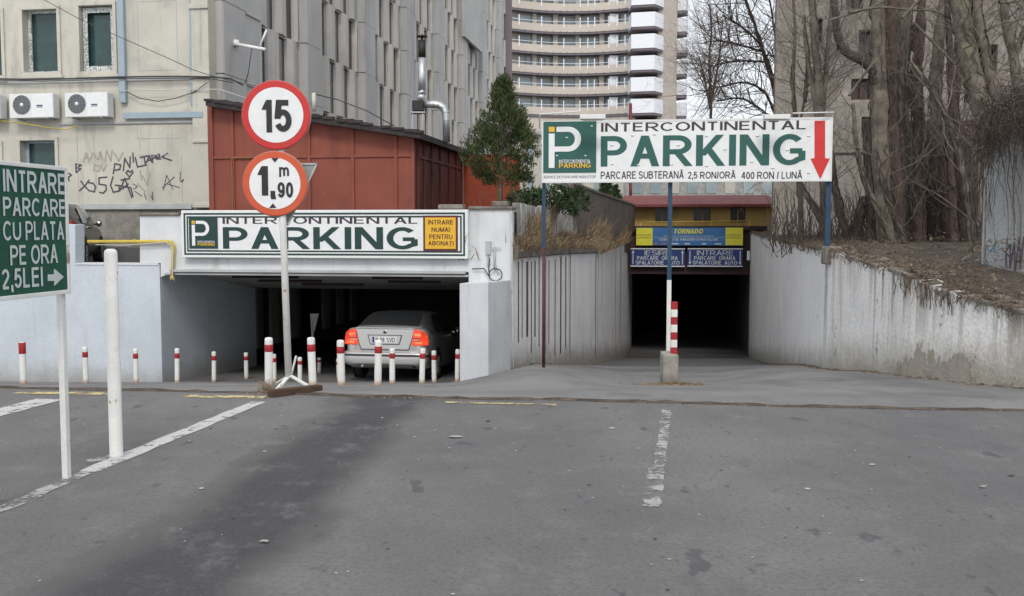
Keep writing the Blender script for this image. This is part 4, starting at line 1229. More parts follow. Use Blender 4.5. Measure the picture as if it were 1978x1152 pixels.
# sagging roof-top wire to the red shed
b = MB(); b.tube([P(607, 182, 24.5), P(650, 192, 24.3), P(710, 215, 24.0), P(740, 232, 24), P(762, 244, 24)], .014, 5)
single('overhead_wire', 'dark wire sagging over the red shed roof', 'cable', b, M['cable'])
b = MB(); q = P(606, 205, 24.4); b.tube([P(606, 180, 24.4), P(607, 215, 24.4)], .05, 8)
single('wire_stub', 'short pale post holding the wire over the shed roof', 'post', b, M['cream'])

# ------------------------------------------------------------------ hotel tower with curved balconies
HY = 140.0
hc = P(1105, 230, HY)
HT = thing('hotel_tower', 'tall beige hotel tower with curved balcony bands and white balcony boxes', 'building', (hc.x, HY, .9))
def hp(px, py, y=0): return pix(HT, px, py, y)
hxl, hxr = hp(984, 200)[0], hp(1228, 200)[0]
SAG = 2.9
def hy(x, off=0):
    f = (x - (hxl+hxr)/2) / ((hxr-hxl)/2)
    return SAG * (1 - f*f) + off
NS = 28
hx = [lerp(hxl, hxr, i/NS) for i in range(NS+1)]
def band(mb, xs_, z0, z1, off, th, m=0):
    vs = []
    for x in xs_: vs += [(x, hy(x, off), z0), (x, hy(x, off), z1), (x, hy(x, off)+th, z1), (x, hy(x, off)+th, z0)]
    fs = []
    for i in range(len(xs_)-1):
        a, c = 4*i, 4*i+4
        for k in range(4): fs.append((a+k, a+(k+1) % 4, c+(k+1) % 4, c+k))
    e = 4*(len(xs_)-1)
    fs += [(0, 1, 2, 3), (e+3, e+2, e+1, e)]
    mb.add(vs, fs, m)
FL_ = 39.8 / FPX * HY
zpar = hp(1105, 222)[1]                            # bottom edge of the lowest full parapet band
b = MB(); b.box(hp(1268, 200)[0], -1.0, 0, hp(1304, 200)[0], 14, 70)
b.box(hxl-4, 6.2, 0, hp(1268, 200)[0], 14, 70)
obj('core_wall', b, M['hotel_core'], HT)
b = MB(); band(b, hx, 0, zpar-.02, .35, 2.0); obj('base_wall', b, M['hotel_beige'], HT)
for k in range(-1, 10):
    z = zpar + FL_*k
    show = 0 <= k <= 6
    bb = MB(); band(bb, hx, z+.28, z+FL_*.46, 0, .25); pr = obj('balcony_band', bb, M['hotel_beige'], HT)
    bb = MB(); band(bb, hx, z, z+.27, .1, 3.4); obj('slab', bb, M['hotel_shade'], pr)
    if show:
        bb = MB()
        band(bb, hx, z+FL_*.58, z+FL_*.58+.06, .05, .06)
        for px in (1003, 1047, 1091, 1123, 1138, 1151, 1178, 1193, 1208):
            x = hp(px, 150)[0]; bb.box(x-.06, hy(x, -.05), z+FL_*.30, x+.06, hy(x, .12), z+FL_*.80)
        obj('railing', bb, M['hotel_white'], pr)
        bb = MB()
        for px in range(1000, 1222, 14):
            x = hp(px, 150)[0]; bb.box(x-.05, hy(x, -.06), z+.0, x+.05, hy(x, -.005), z+.4)
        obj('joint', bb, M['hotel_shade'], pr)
    zw0, zw1 = z + FL_*.40, z + FL_ - .01
    if show:
        spans = [(998, 1030), (1036, 1070), (1081, 1116), (1125, 1160), (1172, 1182), (1200, 1246)]
        if k == 2: spans = [(1003, 1014), (1016, 1027), (1030, 1040), (1042, 1052), (1055, 1064)] + spans[2:]
        for a, c_ in spans:
            xa_, xb_ = hp(a, 150)[0], min(hp(c_, 150)[0], hxr)
            bb = MB(); band(bb, [lerp(xa_, xb_, i/4) for i in range(5)], zw0+.1, zw1-.28, 1.6, .1); obj('window', bb, M['hotel_glass'], HT)
    bb = MB(); band(bb, hx, zw0-.3, zw1, 1.75, .3)
    for px in (1033, 1119):
        x = hp(px, 150)[0]; bb.box(x-.3, hy(x, 1.2), zw0-.2, x+.3, hy(x, 1.72), zw1, 1)
    for px in (1075, 1166): 
        x = hp(px, 150)[0]; bb.box(x-.35, hy(x, .9), zw0-.2, x+.35, hy(x, 1.72), zw1, 0)
    x = hp(1189, 150)[0]; bb.box(x-.62, hy(x, .8), zw0-.2, x+.62, hy(x, 1.5), zw1-.15, 2)
    obj('window_wall', bb, [M['hotel_core'], M['hotel_curtain'], M['hotel_white']], HT)
    # white balcony boxes
    xa_, xb_, xc_ = hp(1220, 150, -3.2)[0], hp(1264, 150, -3.2)[0], hp(1284, 150, -.6)[0]
    bb = MB(); bb.plan([(xa_, -2.4), (xb_, -3.2), (xc_, -.6), (xc_-2.2, 1.5), (xa_, 1.5)], z-.05, z+FL_*.64); bx_ = obj('balcony_box', bb, M['hotel_white'], HT)
    bb = MB(); bb.plan([(xa_+.1, -2.3), (xb_, -3.1), (xc_-.1, -.6), (xc_-2.3, 1.4), (xa_+.1, 1.4)], z-.34, z-.06); obj('balcony_floor', bb, M['tower_purple'], bx_)
    xd_, xe_ = hp(1305, 150, 2)[0], hp(1329, 150, 2)[0]
    bb = MB(); bb.plan([(xd_, 1.0), (xe_-.6, .6), (xe_, 2.4), (xd_, 4.5)], z-.05, z+FL_*.62); bx_ = obj('side_balcony', bb, M['hotel_white'], HT)
    bb = MB(); bb.plan([(xd_, .8), (xe_-.7, .5), (xe_-.1, 2.4), (xd_, 4.4)], z-.5, z-.06); obj('balcony_floor', bb, M['hotel_shade'], bx_)

# low pale buildings behind the tunnel
a0, a1 = P(1175, 300, 78), P(1500, 300, 78)
LO = thing('low_block', 'low grey-beige block seen between the big billboard and the red roof', 'building', (a0.x, 78, .9))
w = a1.x-a0.x
b = MB(); b.box(0, 0, 0, w, 8, P(1300, 318, 78).z-.9); obj('wall', b, M['fence_grey'], LO)
for i in range(9):
    b = MB(); x = w*(i+.25)/9; b.box(x, -.05, P(1300, 374, 78).z-.9, x+w/9*.55, -.001, P(1300, 350, 78).z-.9); obj('window', b, M['hotel_glass'] if i % 3 else M['hotel_curtain'], LO)
b = MB(); b.box(-.3, -.3, P(1300, 318, 78).z-.9, w+.3, 8.3, P(1300, 313, 78).z-.9); obj('roof_edge', b, M['trim_grey'], LO)
a0, a1 = P(1010, 300, 95), P(1202, 300, 95)
YB = thing('yellowish_house', 'pale yellow house wall far behind the conifer and billboard', 'building', (a0.x, 95, .9))
w = a1.x-a0.x; zt3 = P(1100, 262, 95).z-.9
b = MB(); b.box(0, 0, 0, w, 6, zt3); obj('wall', b, M['cream'], YB)
for i in range(6):
    for z_ in (zt3-2.4, zt3-5.4):
        b = MB(); b.box(w*(i+.3)/6, -.08, z_, w*(i+.62)/6, -.001, z_+1.5); obj('window', b, M['hotel_glass'], YB)
b = MB(); b.box(-.3, -.3, zt3, w+.3, 6.3, zt3+.4); obj('roof_edge', b, M['trim_grey'], YB)

# ------------------------------------------------------------------ tunnel portal
LW = [(.005, 19.05), (XatY(1050, 21.2), 21.2), (XatY(1100, 24.0), 24.0), (XatY(1160, 29.0), 29.0), (XatY(1213, 36.9), 36.9), (XatY(1222, 41), 41.0)]
RWp = [(6.3, 7.6), (XatY(1978, 10.4), 10.4), (XatY(1860, 11.3), 11.3), (XatY(1750, 12.4), 12.4), (XatY(1604, 15.65), 15.65)]
RWq = [(XatY(1604, 15.66), 15.66), (XatY(1540, 20), 20.0), (XatY(1490, 27), 27.0), (XatY(1450, 36.2), 36.2)]
tl, tr_ = Vector((LW[4][0], LW[4][1], 0)), Vector((RWq[-1][0], RWq[-1][1], 0))
TR = math.atan2(tr_.y-tl.y, tr_.x-tl.x)
TP = thing('tunnel_portal', 'dark brown tunnel mouth at the foot of the right ramp', 'tunnel', (tl.x, tl.y, 0), TR)
W_ = (tr_-tl).length
zh0, zh1 = pix(TP, 1330, 530)[1], pix(TP, 1330, 438)[1]
b = MB(); b.box(-.6, 0, zh0, W_+.6, .4, zh1); b.box(-.6, -.25, zh1-.12, W_+.6, .5, zh1+.02)
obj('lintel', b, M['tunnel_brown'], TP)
b = MB()
b.box(-.45, .41, -6, -.05, 45, zh1-.3); b.box(W_+.05, .41, -6, W_+.45, 45, zh1-.3); b.box(-.04, .41, zh0+.05, W_+.04, 45, zh0+.4); b.box(-.5, 45, -7, W_+.5, 45.3, zh1-.3)
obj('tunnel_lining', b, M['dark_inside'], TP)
b = MB(); q = [tl, tr_]; dv = Vector((-(tr_-tl).y, (tr_-tl).x, 0)).normalized()
vs = []
for j in range(12):
    for p in (tl - (tr_-tl).normalized()*.35, tr_ + (tr_-tl).normalized()*.35):
        c_ = p + dv*(j*4.2 - .3); vs.append((c_.x, c_.y, zr(c_.y)+.012))
b.add(vs, [(2*j, 2*j+1, 2*j+3, 2*j+2) for j in range(11)])
struct('tunnel_road', b, M['dark_asphalt'])

def blue_board(px0, px1, py0, py1, title, tspan, arrows, label):
    x0, z0, x1, z1 = prect(TP, px0, py0, px1, py1, -.2)
    t = thing('lane_sign', label, 'sign', tuple(WM[TP.name] @ Vector((x0, -.2, z0))), TR, 'blue lane signs over the tunnel')
    w, h = x1-x0, z1-z0
    b = MB(); b.box(0, 0, 0, w, .06, h); obj('board', b, M['blue_sign'], t)
    b = MB(); b.box(0, -.02, 0, w, -.001, h*.055); b.box(0, -.02, h*.945, w, -.001, h); obj('edge_strip', b, M['sign_white'], t)
    b = MB()
    text(b, title, (w*tspan[0], h*.615, w*tspan[1], h*.885), -.006, 0, .0)
    text(b, "PARCARE  ORARA", (w*.12, h*.37, w*.87, h*.57), -.006, 0, .025)
    text(b, "SPALATORIE  AUTO", (w*.095, h*.11, w*.905, h*.325), -.006, 0, .025)
    for f in arrows[1]:
        s = 1 if arrows[0] == 'up' else -1
        zc_ = h*.5; hh = h*.37
        b.box(w*f-w*.008, -.008, zc_-hh, w*f+w*.008, -.001, zc_+hh)
        tip = zc_ + s*hh*1.06; ba = tip - s*h*.14
        b.prism([(w*f-w*.028, ba), (w*f+w*.028, ba), (w*f, tip)][::s], -.010, -.0085)
    obj('lettering', b, M['letter_grey'], t)
blue_board(1218, 1323, 480, 515.5, "IESIRE", (.26, .73), ('up', (.045, .955)), 'blue lane sign reading IESIRE with up arrows, over the left lane of the tunnel')
blue_board(1328, 1434.5, 480, 515.5, "INTRARE", (.17, .83), ('down', (.045, .955)), 'blue lane sign reading INTRARE with down arrows, over the right lane of the tunnel')
x0, z0, x1, z1 = prect(TP, 1229, 440, 1435, 474.5, -.3)
BN = thing('shop_banner', 'blue banner with yellow ends reading TORNADO above the blue lane signs', 'banner', tuple(WM[TP.name] @ Vector((x0, -.3, z0))), TR)
w, h = x1-x0, z1-z0
b = MB(); b.box(0, 0, 0, w, .04, h); obj('cloth', b, M['banner_blue'], BN)
b = MB(); b.box(0, -.008, h*.0, w*.155, -.0005, h*.98); obj('yellow_panel', b, M['bright_yellow'], BN)
b = MB(); b.box(w*.84, -.008, h*.02, w, -.0005, h); obj('yellow_panel', b, M['bright_yellow'], BN)
b = MB()
text(b, "TORNADO", (w*.36, h*.66, w*.63, h*.93), -.004, 1, .05, .002, .25)
text(b, "CENTRU DE VANZARI SI INSTALARI", (w*.22, h*.27, w*.77, h*.40), -.004, 0, .02, .001)
b.box(w*.17, -.004, h*.45, w*.83, -.001, h*.462)
text(b, "ALARME AUTO GEAMURI ELECTRICE INCHIDERE", (w*.26, h*.50, w*.73, h*.56), -.003, 0, .0, .001)
for fa, fb_, mm in ((.17, .205, 2), (.245, .275, 2), (.33, .40, 0), (.46, .51, 0), (.62, .66, 0), (.74, .80, 0)):
    b.box(w*fa, -.004, h*.06, w*fb_, -.001, h*.13, mm)
for xa_ in (.012, .85):
    text(b, "FOLIE AUTO", (w*xa_, h*.54, w*(xa_+.13), h*.62), -.011, 3, .02, .001)
    text(b, "AUTORIZATA", (w*xa_, h*.40, w*(xa_+.13), h*.48), -.011, 3, .02, .001)
obj('lettering', b, [M['letter_grey'], M['bright_yellow'], M['sign_orange'], M['ink_dark']], BN)
r = prect(TP, 1443, 485, 1448, 503, -.3)
b = MB(); b.box(r[0], -.34, r[1], r[2], -.26, r[3]); b.V = [WM[TP.name] @ v for v in b.V]
single('lane_lamp', 'small white lamp box at the right jamb of the tunnel', 'lamp', b, M['sign_white'])

# yellow hut with red roof on top of the tunnel
h0 = P(1222, 440, 39.0)
HU = thing('ochre_hut', 'low ochre hut with dark windows and a long red roof, above the tunnel', 'hut', (h0.x, h0.y, .5), TR)
def hq(px, py, y=0): return pix(HU, px, py, y)
zb2 = hq(1330, 445)[1]; zt2 = hq(1330, 399)[1]; xw = hq(1500, 420)[0]
wn_ = [prect(HU, *r) for r in ((1266, 402, 1292, 431), (1340, 402, 1373, 429), (1411, 400, 1440, 430))]
b = MB(); wall_open(b, 0, zb2-1.0, xw, zt2, wn_, 0, .2); b.box(0, .5, zb2-1, xw, 5, zt2); obj('wall', b, M['ochre'], HU)
for r in wn_:
    b = MB(); b.box(r[0], .12, r[1], r[2], .15, r[3]); wf = obj('window', b, M['office_glass'], HU)
    b = MB(); b.box((r[0]+r[2])/2-.02, .08, r[1], (r[0]+r[2])/2+.02, .119, r[3]); obj('mullion', b, M['ochre'], wf)
b = MB(); zr1 = hq(1330, 378)[1]
b.prism([(0, 0), (0, .16), (1, .1)], 0, .01) if False else None
xr0, xr1 = hq(1198, 390, -.5)[0], hq(1502, 390, -.5)[0]
vs = [(xr0, -.6, zt2-.03), (xr1, -.6, zt2-.03), (xr1, -.6, zt2+.07), (xr0, -.6, zt2+.07), (xr0, 3, zr1+.1), (xr1, 3, zr1+.1), (xr1, 3, zt2), (xr0, 3, zt2)]
b.add(vs, [(0,1,2,3), (3,2,5,4), (4,5,6,7), (0,7,6,1), (0,3,4,7), (1,6,5,2)])
obj('roof', b, M['roof_red'], HU)
b = MB(); ra, rb_ = hq(1237, 430, -.7), hq(1447, 427, -.7)
b.tube([(ra[0], -.7, ra[1]), (rb_[0], -.7, rb_[1])], .025, 6)
for f in (0, .33, .66, 1): b.tube([(lerp(ra[0], rb_[0], f), -.7, lerp(ra[1], rb_[1], f)), (lerp(ra[0], rb_[0], f), -.7, zb2-.35)], .018, 5)
b.V = [WM[HU.name] @ v for v in b.V]
single('yellow_rail', 'thin yellow guard rail along the hut above the banner', 'railing', b, M['pipe_yellow'])
b = MB(); b.tube([P(1218, 345, 44), P(1218, 384, 44)], .07, 6); b.tube([P(1218, 345, 44), P(1218, 200, 44)], .07, 6)
single('red_mast', 'thin dull red mast standing behind the billboard', 'mast', b, M['roof_red'])

# ------------------------------------------------------------------ ramp walls
def wall_run(mb, line, ztop, zbot, th, side, m=0, sub=6):
    """a wall following a plan polyline, thickness to the given side (+1 left of travel)"""
    pts = []
    for (xa, ya), (xb, yb) in zip(line, line[1:]):
        for k in range(sub): pts.append(Vector((lerp(xa, xb, k/sub), lerp(ya, yb, k/sub), 0)))
    pts.append(Vector((line[-1][0], line[-1][1], 0)))
    vs = []
    for i, p in enumerate(pts):
        d = (pts[min(i+1, len(pts)-1)] - pts[max(i-1, 0)]).normalized(); nrm = Vector((-d.y, d.x, 0))*th*side
        a, c_ = zbot(p), ztop(p)
        q = p + nrm
        vs += [(p.x, p.y, a), (p.x, p.y, c_), (q.x, q.y, c_), (q.x, q.y, a)]
    fs = []
    for i in range(len(pts)-1):
        for k in range(4): fs.append((4*i+k, 4*i+(k+1) % 4, 4*i+4+(k+1) % 4, 4*i+4+k))
    e = 4*(len(pts)-1); fs += [(0, 1, 2, 3), (e+3, e+2, e+1, e)]
    mb.add(vs, fs, m)
    return pts
low = lambda p: zg(p.x, p.y) - .5
def ztl(p): 
    px = CX + FPX*p.x/p.y
    return P(px, pw(px, [(989, 501), (1050, 495), (1100, 491), (1155, 489), (1213, 467)]), p.y).z
LWT = thing('left_ramp_wall', 'stained white ribbed wall left of the tunnel ramp, streaked with dark vertical gaps', 'wall', (.005, 19.05, 0))
b = MB(); wall_run(b, LW, ztl, low, .35, 1)
ow = mk("ribbed_white", (.80,.79,.78), (.71,.70,.695), 1.0, .85, streak=((.24,.22,.21), .42, 3.2), blot=((.34,.31,.28), 1.1, .66, .78), low=((.22,.21,.185), -1.25, -.62, .112), bmp=.3, bscale=25)
obj('wall_face', b, ow, LWT, world=True)
def on_left(px):
    for (xa, ya), (xb, yb) in zip(LW, LW[1:]):
        pa, pb3 = CX+FPX*xa/ya, CX+FPX*xb/yb
        if pa <= px <= pb3:
            # intersect the view ray with the segment
            k = (px-CX)/FPX; t = (k*ya - xa) / ((xb-xa) - k*(yb-ya))
            return Vector((lerp(xa, xb, t), lerp(ya, yb, t), 0)), Vector((xb-xa, yb-ya, 0)).normalized()
    return Vector((LW[0][0], LW[0][1], 0)), Vector((0, 1, 0))
b = MB(); rr = random.Random(5)
for px, w_ in ((1001, 2.0), (1018, 4.0), (1033, 2.2), (1041, 1.5), (1060, 1.6), (1072, 1.5), (1083, 3.2), (1092.5, 2.2), (1101, 1.8), (1008, 1.2), (1026, 1.4), (1054, 1.0), (1150.5, 1.6), (1155, 1.0), (1189, 1.2), (1199, 1.8)):
    p, d = on_left(px); nrm = Vector((d.y, -d.x, 0))
    hw = w_ / FPX * p.y * 3.0 * .5
    zt4 = ztl(p) - rr.uniform(.0, .1); zb4 = zg(p.x, p.y) + rr.uniform(.15, .6)
    c_ = p + nrm*.010
    b.add([(c_.x-d.x*hw, c_.y-d.y*hw, zb4), (c_.x+d.x*hw, c_.y+d.y*hw, zb4), (c_.x+d.x*hw, c_.y+d.y*hw, zt4), (c_.x-d.x*hw, c_.y-d.y*hw, zt4)], [(0, 1, 2, 3)])
gap = mk("panel_gap", (.085,.05,.05), (.13,.11,.105), 1.4, .9, streak=((.05,.04,.04), .5, 4))
obj('panel_gap', b, gap, LWT, world=True)
b = MB(); n0 = len(LW)
wall_run(b, [(x-.12, y) for x, y in LW[:4]], lambda p: ztl(Vector((p.x+.12, p.y, 0))) + .26, lambda p: ztl(Vector((p.x+.12, p.y, 0)))+.012, .6, 1)
for q in b.V: q.x += .2
obj('planter_slab', b, M['coping'], LWT, world=True, bevel=.02)

# fence of upright concrete planks above it, then an old solid wall
FN = thing('plank_fence', 'row of upright grey concrete planks above the left ramp wall', 'fence', (.0, 19.4, 0))
def fence_pt(px, Y): return Vector((XatY(px, Y), Y, 0))
f0, f1 = fence_pt(993, 19.6), fence_pt(1112, 26.0)
rr = random.Random(6)
npl = 15
b = MB()
wall_run(b, [(f0.x-.06, f0.y+.03), (f1.x-.06, f1.y+.03)], lambda p: 1.62, lambda p: .7, .05, 1)
obj('fence_base', b, M['fence_brown'], FN, world=True)
for k in range(npl):
    a, c_ = f0.lerp(f1, k/npl), f0.lerp(f1, (k+.78)/npl)
    zt5 = 1.97 + rr.uniform(-.03, .03)
    b = MB(); b.bar(Vector((*a.lerp(c_, .5).xy, .75)), Vector((*a.lerp(c_, .5).xy, zt5)), (c_-a).length*.9, .09, up=(a-c_).cross(Vector((0, 0, 1))))
    obj('plank', b, M['fence_grey'], FN, world=True, bevel=.01)
OW = [(XatY(1108, 26.1), 26.1), (XatY(1150, 29.5), 29.5), (XatY(1226, 38.5), 38.5)]
b = MB()
zow = lambda p: P(CX+FPX*p.x/p.y, pw(CX+FPX*p.x/p.y, [(1108, 356), (1150, 372), (1226, 398)]), p.y).z
wall_run(b, OW, zow, lambda p: .6, .2, 1)
single('old_wall', 'dark weathered solid wall behind the planks, running to the tunnel hut', 'wall', b, M['fence_brown'])
b = MB(); wall_run(b, [(x+.03, y) for x, y in OW], lambda p: zow(p)+.07, lambda p: zow(p)+.005, .28, 1)
single('old_wall_cap', 'pale capping line along the top of the dark weathered wall', 'wall cap', b, M['coping'])
# soil bank between wall top and fence
b = MB()
bank = [(.02, 19.2), (XatY(1050, 21.2), 21.2), (XatY(1100, 24.0), 24.0), (XatY(1160, 29.0), 29.0), (XatY(1213, 36.9), 36.9)]
vs = []
for x, y in bank:
    vs += [(x-.02, y+.05, ztl(Vector((x, y, 0)))+.02), (x-1.0-.02*y, y+1.2, 1.25), (x-8, y+6, 1.3)]
b.add(vs, [(3*i+k, 3*i+3+k, 3*i+4+k, 3*i+1+k) for i in range(len(bank)-1) for k in range(2)], 0, True)
struct('planted_bank', b, M['soil'])

def ztr(p):
    px = CX + FPX*p.x/p.y
    return P(px, pw(px, [(1448, 449), (1500, 463), (1602, 489), (1604, 487), (1742, 531), (1800, 556), (1870, 578), (1978, 606), (2400, 690)]), p.y).z
RT = thing('right_ramp_wall', 'peeling white retaining wall right of the ramp, stained and crumbling towards the street', 'wall', (4.9, 15.6, 0))
b = MB(); wall_run(b, RWp, ztr, low, .35, -1, sub=8); 
def peel_mat():
    m = mk("peeling_white", (.80,.79,.77), (.71,.70,.68), 1.1, .85, streak=((.19,.155,.125), .55, 3.2), low=((.26,.235,.18), -.78, -.12, .125), bmp=.55, bscale=18)
    nt = m.node_tree; bs = nt.nodes['Principled BSDF']; v = nd(nt, 'ShaderNodeTexCoord').outputs['Object']
    prev = bs.inputs['Base Color'].links[0].from_socket
    sp = nd(nt, 'ShaderNodeSeparateXYZ'); nt.links.new(v, sp.inputs[0])
    near = rng(nt, mth(nt, 'ABSOLUTE', mth(nt, 'ADD', sp.outputs[1], 4.0)), .1, 1.3, .15, 0)         # the broken stretch
    up = rng(nt, sp.outputs[2], -.35, .45, .085, -.04)
    h = mth(nt, 'ADD', mth(nt, 'ADD', noise(nt, v, 1.5, 9, .72, (1, 1, .6)), near), up)
    f = rng(nt, h, .658, .674, 0, 1)
    inner = mixc(nt, noise(nt, v, 9, 6, .7), (.20,.175,.14), (.40,.37,.32))
    zt_ = mth(nt, 'ADD', sp.outputs[2], mth(nt, 'MULTIPLY', sp.outputs[1], -.11))
    dr = mth(nt, 'MULTIPLY', rng(nt, noise(nt, v, 1.0, 6, .72, (5.5, 5.5, .22), (1, 6, 2)), .47, .63, 0, .85), rng(nt, mth(nt, 'ADD', zt_, mth(nt, 'MULTIPLY', noise(nt, v, 1.2, 3), .9)), .75, 1.75, .02, 1))
    prev = mixc(nt, dr, prev, (.20,.165,.13))
    edge = mth(nt, 'MULTIPLY', rng(nt, h, .641, .658, 0, 1), rng(nt, h, .658, .682, 1, 0))
    col = mixc(nt, f, prev, inner)
    col = mixc(nt, mth(nt, 'MULTIPLY', edge, .6), col, (.12,.105,.09))
    nt.links.new(col, bs.inputs['Base Color'])
    return m
pw_mat = peel_mat()
obj('near_face', b, pw_mat, RT, world=True)
b = MB(); wall_run(b, RWq, ztr, low, .35, -1, sub=8)
fw_mat = mk("far_white", (.80,.79,.775), (.71,.705,.70), .8, .85, streak=((.28,.25,.23), .28, 2.4), blot=((.40,.38,.35), 1.4, .62, .75), low=((.27,.255,.21), -.80, -.25, .118), bmp=.3, bscale=18)
obj('far_face', b, fw_mat, RT, world=True)
b = MB(); rr = random.Random(11)
for line in (RWp, RWq):
    pp = []
    for (xa, ya), (xb, yb) in zip(line, line[1:]):
        for k in range(7): pp.append(Vector((lerp(xa, xb, k/7), lerp(ya, yb, k/7), 0)))
    for a, c_ in zip(pp, pp[1:]):
        if rr.random() < .16: continue
        px = CX+FPX*a.x/a.y
        if 1775 < px < 1880: continue
        za, zc_ = ztr(a)+.002, ztr(c_)+.002; o_ = rr.uniform(.0, .03); h_ = rr.uniform(.035, .06)
        d = (c_-a).normalized(); nrm = Vector((d.y, -d.x, 0)); e = nrm*(.42); f = -nrm*(.03+o_)
        q = [a+f, c_+f, c_+e, a+e]; zz = [za, zc_, zc_, za]
        b.add([(v.x, v.y, z) for v, z in zip(q, zz)] + [(v.x, v.y, z+h_) for v, z in zip(q, zz)], [(3,2,1,0),(4,5,6,7),(0,1,5,4),(1,2,6,5),(2,3,7,6),(3,0,4,7)])
obj('coping', b, M['coping'], RT, world=True, bevel=.012)
p = Vector((RWp[-1][0], RWp[-1][1], 0))
b = MB(); b.box(p.x-.10, p.y-.10, ztr(p)-.18, p.x+.16, p.y+.14, ztr(p)+.10); obj('cap_stone', b, M['coping'], RT, world=True, bevel=.02)

# garden soil behind the right wall
b = MB(); vs = []
line = RWp + RWq[1:]
for x, y in line:
    p = Vector((x, y, 0)); z = ztr(p)
    vs += [(x+.1, y+.02, z-.02), (x+1.2, y+.8, max(z+.12, 1.0) if y > 12 else z+.12), (x+4, y+1.5, 1.25 if y > 12 else z+.3), (x+40, y+8, 1.4)]
b.add(vs, [(4*i+k, 4*i+1+k, 4*i+5+k, 4*i+4+k) for i in range(len(line)-1) for k in range(3)], 0, True)
struct('garden_soil', b, M['soil'])

# tall plastered wall stub at the right edge, overgrown on top
s0, s1 = P(1893, 560, 13.2), P(2120, 600, 11.6)
PW = thing('plastered_wall', 'tall grey plastered garden wall with sprayed scrawls, at the right edge', 'wall', (s0.x, s0.y, 0), math.atan2(s1.y-s0.y, s1.x-s0.x))
def pq(px, py, y=0): return pix(PW, px, py, y)
b = MB(); b.prism([(0, .2), (pq(2120, 500)[0], .2), (pq(2120, 180)[0], pq(2120, 180)[1]), pq(1978, 225), (0, pq(1893, 268)[1])], 0, .3); obj('wall_face', b, M['plaster_grey'], PW, bevel=.01)
b = MB(); b.prism([(-.05, pq(1893, 268)[1]+.004), pq(1978, 221, 0), (pq(1978, 214, 0)), (-.05, pq(1893, 268)[1]+.09)], -.06, .36); obj('capping', b, M['coping'], PW)
b = MB()
def pst(pts, w=.02, m=0):
    q = [pq(x/2.7446+1700, y/2.7446+180, -.004) for x, y in pts]
    for i, ((xa, za), (xb, zb_)) in enumerate(zip(q, q[1:])):
        d = math.hypot(xb-xa, zb_-za); nx_, nz_ = -(zb_-za)/d*w/2, (xb-xa)/d*w/2
        yy = -.003-.0005*(len(b.V) % 9)
        b.add([(xa+nx_, yy, za+nz_), (xb+nx_, yy, zb_+nz_), (xb-nx_, yy, zb_-nz_), (xa-nx_, yy, za-nz_)], [(0, 1, 2, 3)], m)
for s_ in ([(555,880),(560,820),(585,840),(607,808),(605,850)], [(560,880),(575,915)], [(548,912),(580,908)]): pst(s_, .02, 1)
for s_ in ([(672,930),(668,840),(690,800),(688,930),(712,790),(716,955),(738,770),(742,935),(763,760)], [(690,860),(750,830)], [(650,830),(700,880)]): pst(s_, .02, 0)
obj('graffiti', b, [M['spray_purple'], M['spray_blue']], PW)

# ------------------------------------------------------------------ brown apartment building at the right
r0 = P(1495, 300, 27.0)
RB = thing('brown_building', 'tall dirty brown plastered building with scattered dark windows, behind the bare trees', 'building', (r0.x, r0.y, 1.2), TH)
def rp(px, py, y=0): return pix(RB, px, py, y)
rw = [prect(RB, *r) for r in ((1635, -30, 1668, 18), (1659, 58, 1691, 112), (1747, 46, 1771, 100), (1644, 152, 1686, 193), (1752, 137, 1775, 203), (1576, 35, 1589, 84), (1908, 86, 1926, 184), (1856, 0, 1874, 18), (1664, 226, 1690, 266), (1862, 182, 1880, 200), (1804, 232, 1846, 285), (1722, 222, 1742, 262))]
xR_ = rp(2500, 300)[0]
b = MB(); wall_open(b, 0, -.6, xR_, 17, rw, 0, .4); b.plan([(.16, .405), (xR_, .405), (xR_, 12), (2.6, 12)], -.6, 17); obj('facade_wall', b, M['plaster_brown'], RB)
for i, r in enumerate(rw):
    b = MB(); b.box(r[0], .30, r[1], r[2], .34, r[3]); wf = obj('window', b, M['office_glass'], RB)
    b = MB(); b.frame(r[0], r[1], r[2], r[3], .05, .22, .29); b.box((r[0]+r[2])/2-.02, .22, r[1]+.05, (r[0]+r[2])/2+.02, .29, r[3]-.05)
    obj('frame', b, M['rust_dark'] if i in (3, 9, 4) else M['tunnel_brown'], wf)
b = MB(); z = rp(1600, 297)[1]; b.box(0, -.03, z-.03, rp(1760, 297)[0], -.001, z+.02); obj('string_course', b, M['tunnel_brown'], RB)
b = MB(); b.box(rp(1735, 300)[0], -.5, -.3, rp(1880, 300)[0], -.02, rp(1800, 238)[1]); obj('overhang_shade', b, M['tunnel_brown'], RB)  # solid dark box standing in for the shaded opening under the overhang

# ------------------------------------------------------------------ cars
def car_paint(name, c, metal, rough):
    m, nt, bs = base_mat(name)
    bs.inputs['Base Color'].default_value = rgba(c); bs.inputs['Metallic'].default_value = metal
    bs.inputs['Roughness'].default_value = rough; bs.inputs['Coat Weight'].default_value = .5; bs.inputs['Coat Roughness'].default_value = .08
    return m
SILVER = car_paint("silver_paint", (.56,.56,.56), .40, .32)
BLACKP = car_paint("black_paint", (.010,.012,.013), .1, .35)
GLASSC = plain("car_glass", (.105,.108,.112), .07, spec=.5)
TYRE = plain("tyre_rubber", (.018,.018,.018), .85)
ALLOY = mk("alloy", (.50,.50,.50), None, 8, .4, metal=.6, bmp=0)
DSTRIP = plain("dark_strip", (.05,.045,.05), .6)
CHROME = plain("chrome", (.75,.75,.75), .15, metal=1.0)
PLATE = plain("plate_white", (.72,.74,.74), .4)
INNER = plain("car_trim", (.03,.03,.03), .8)
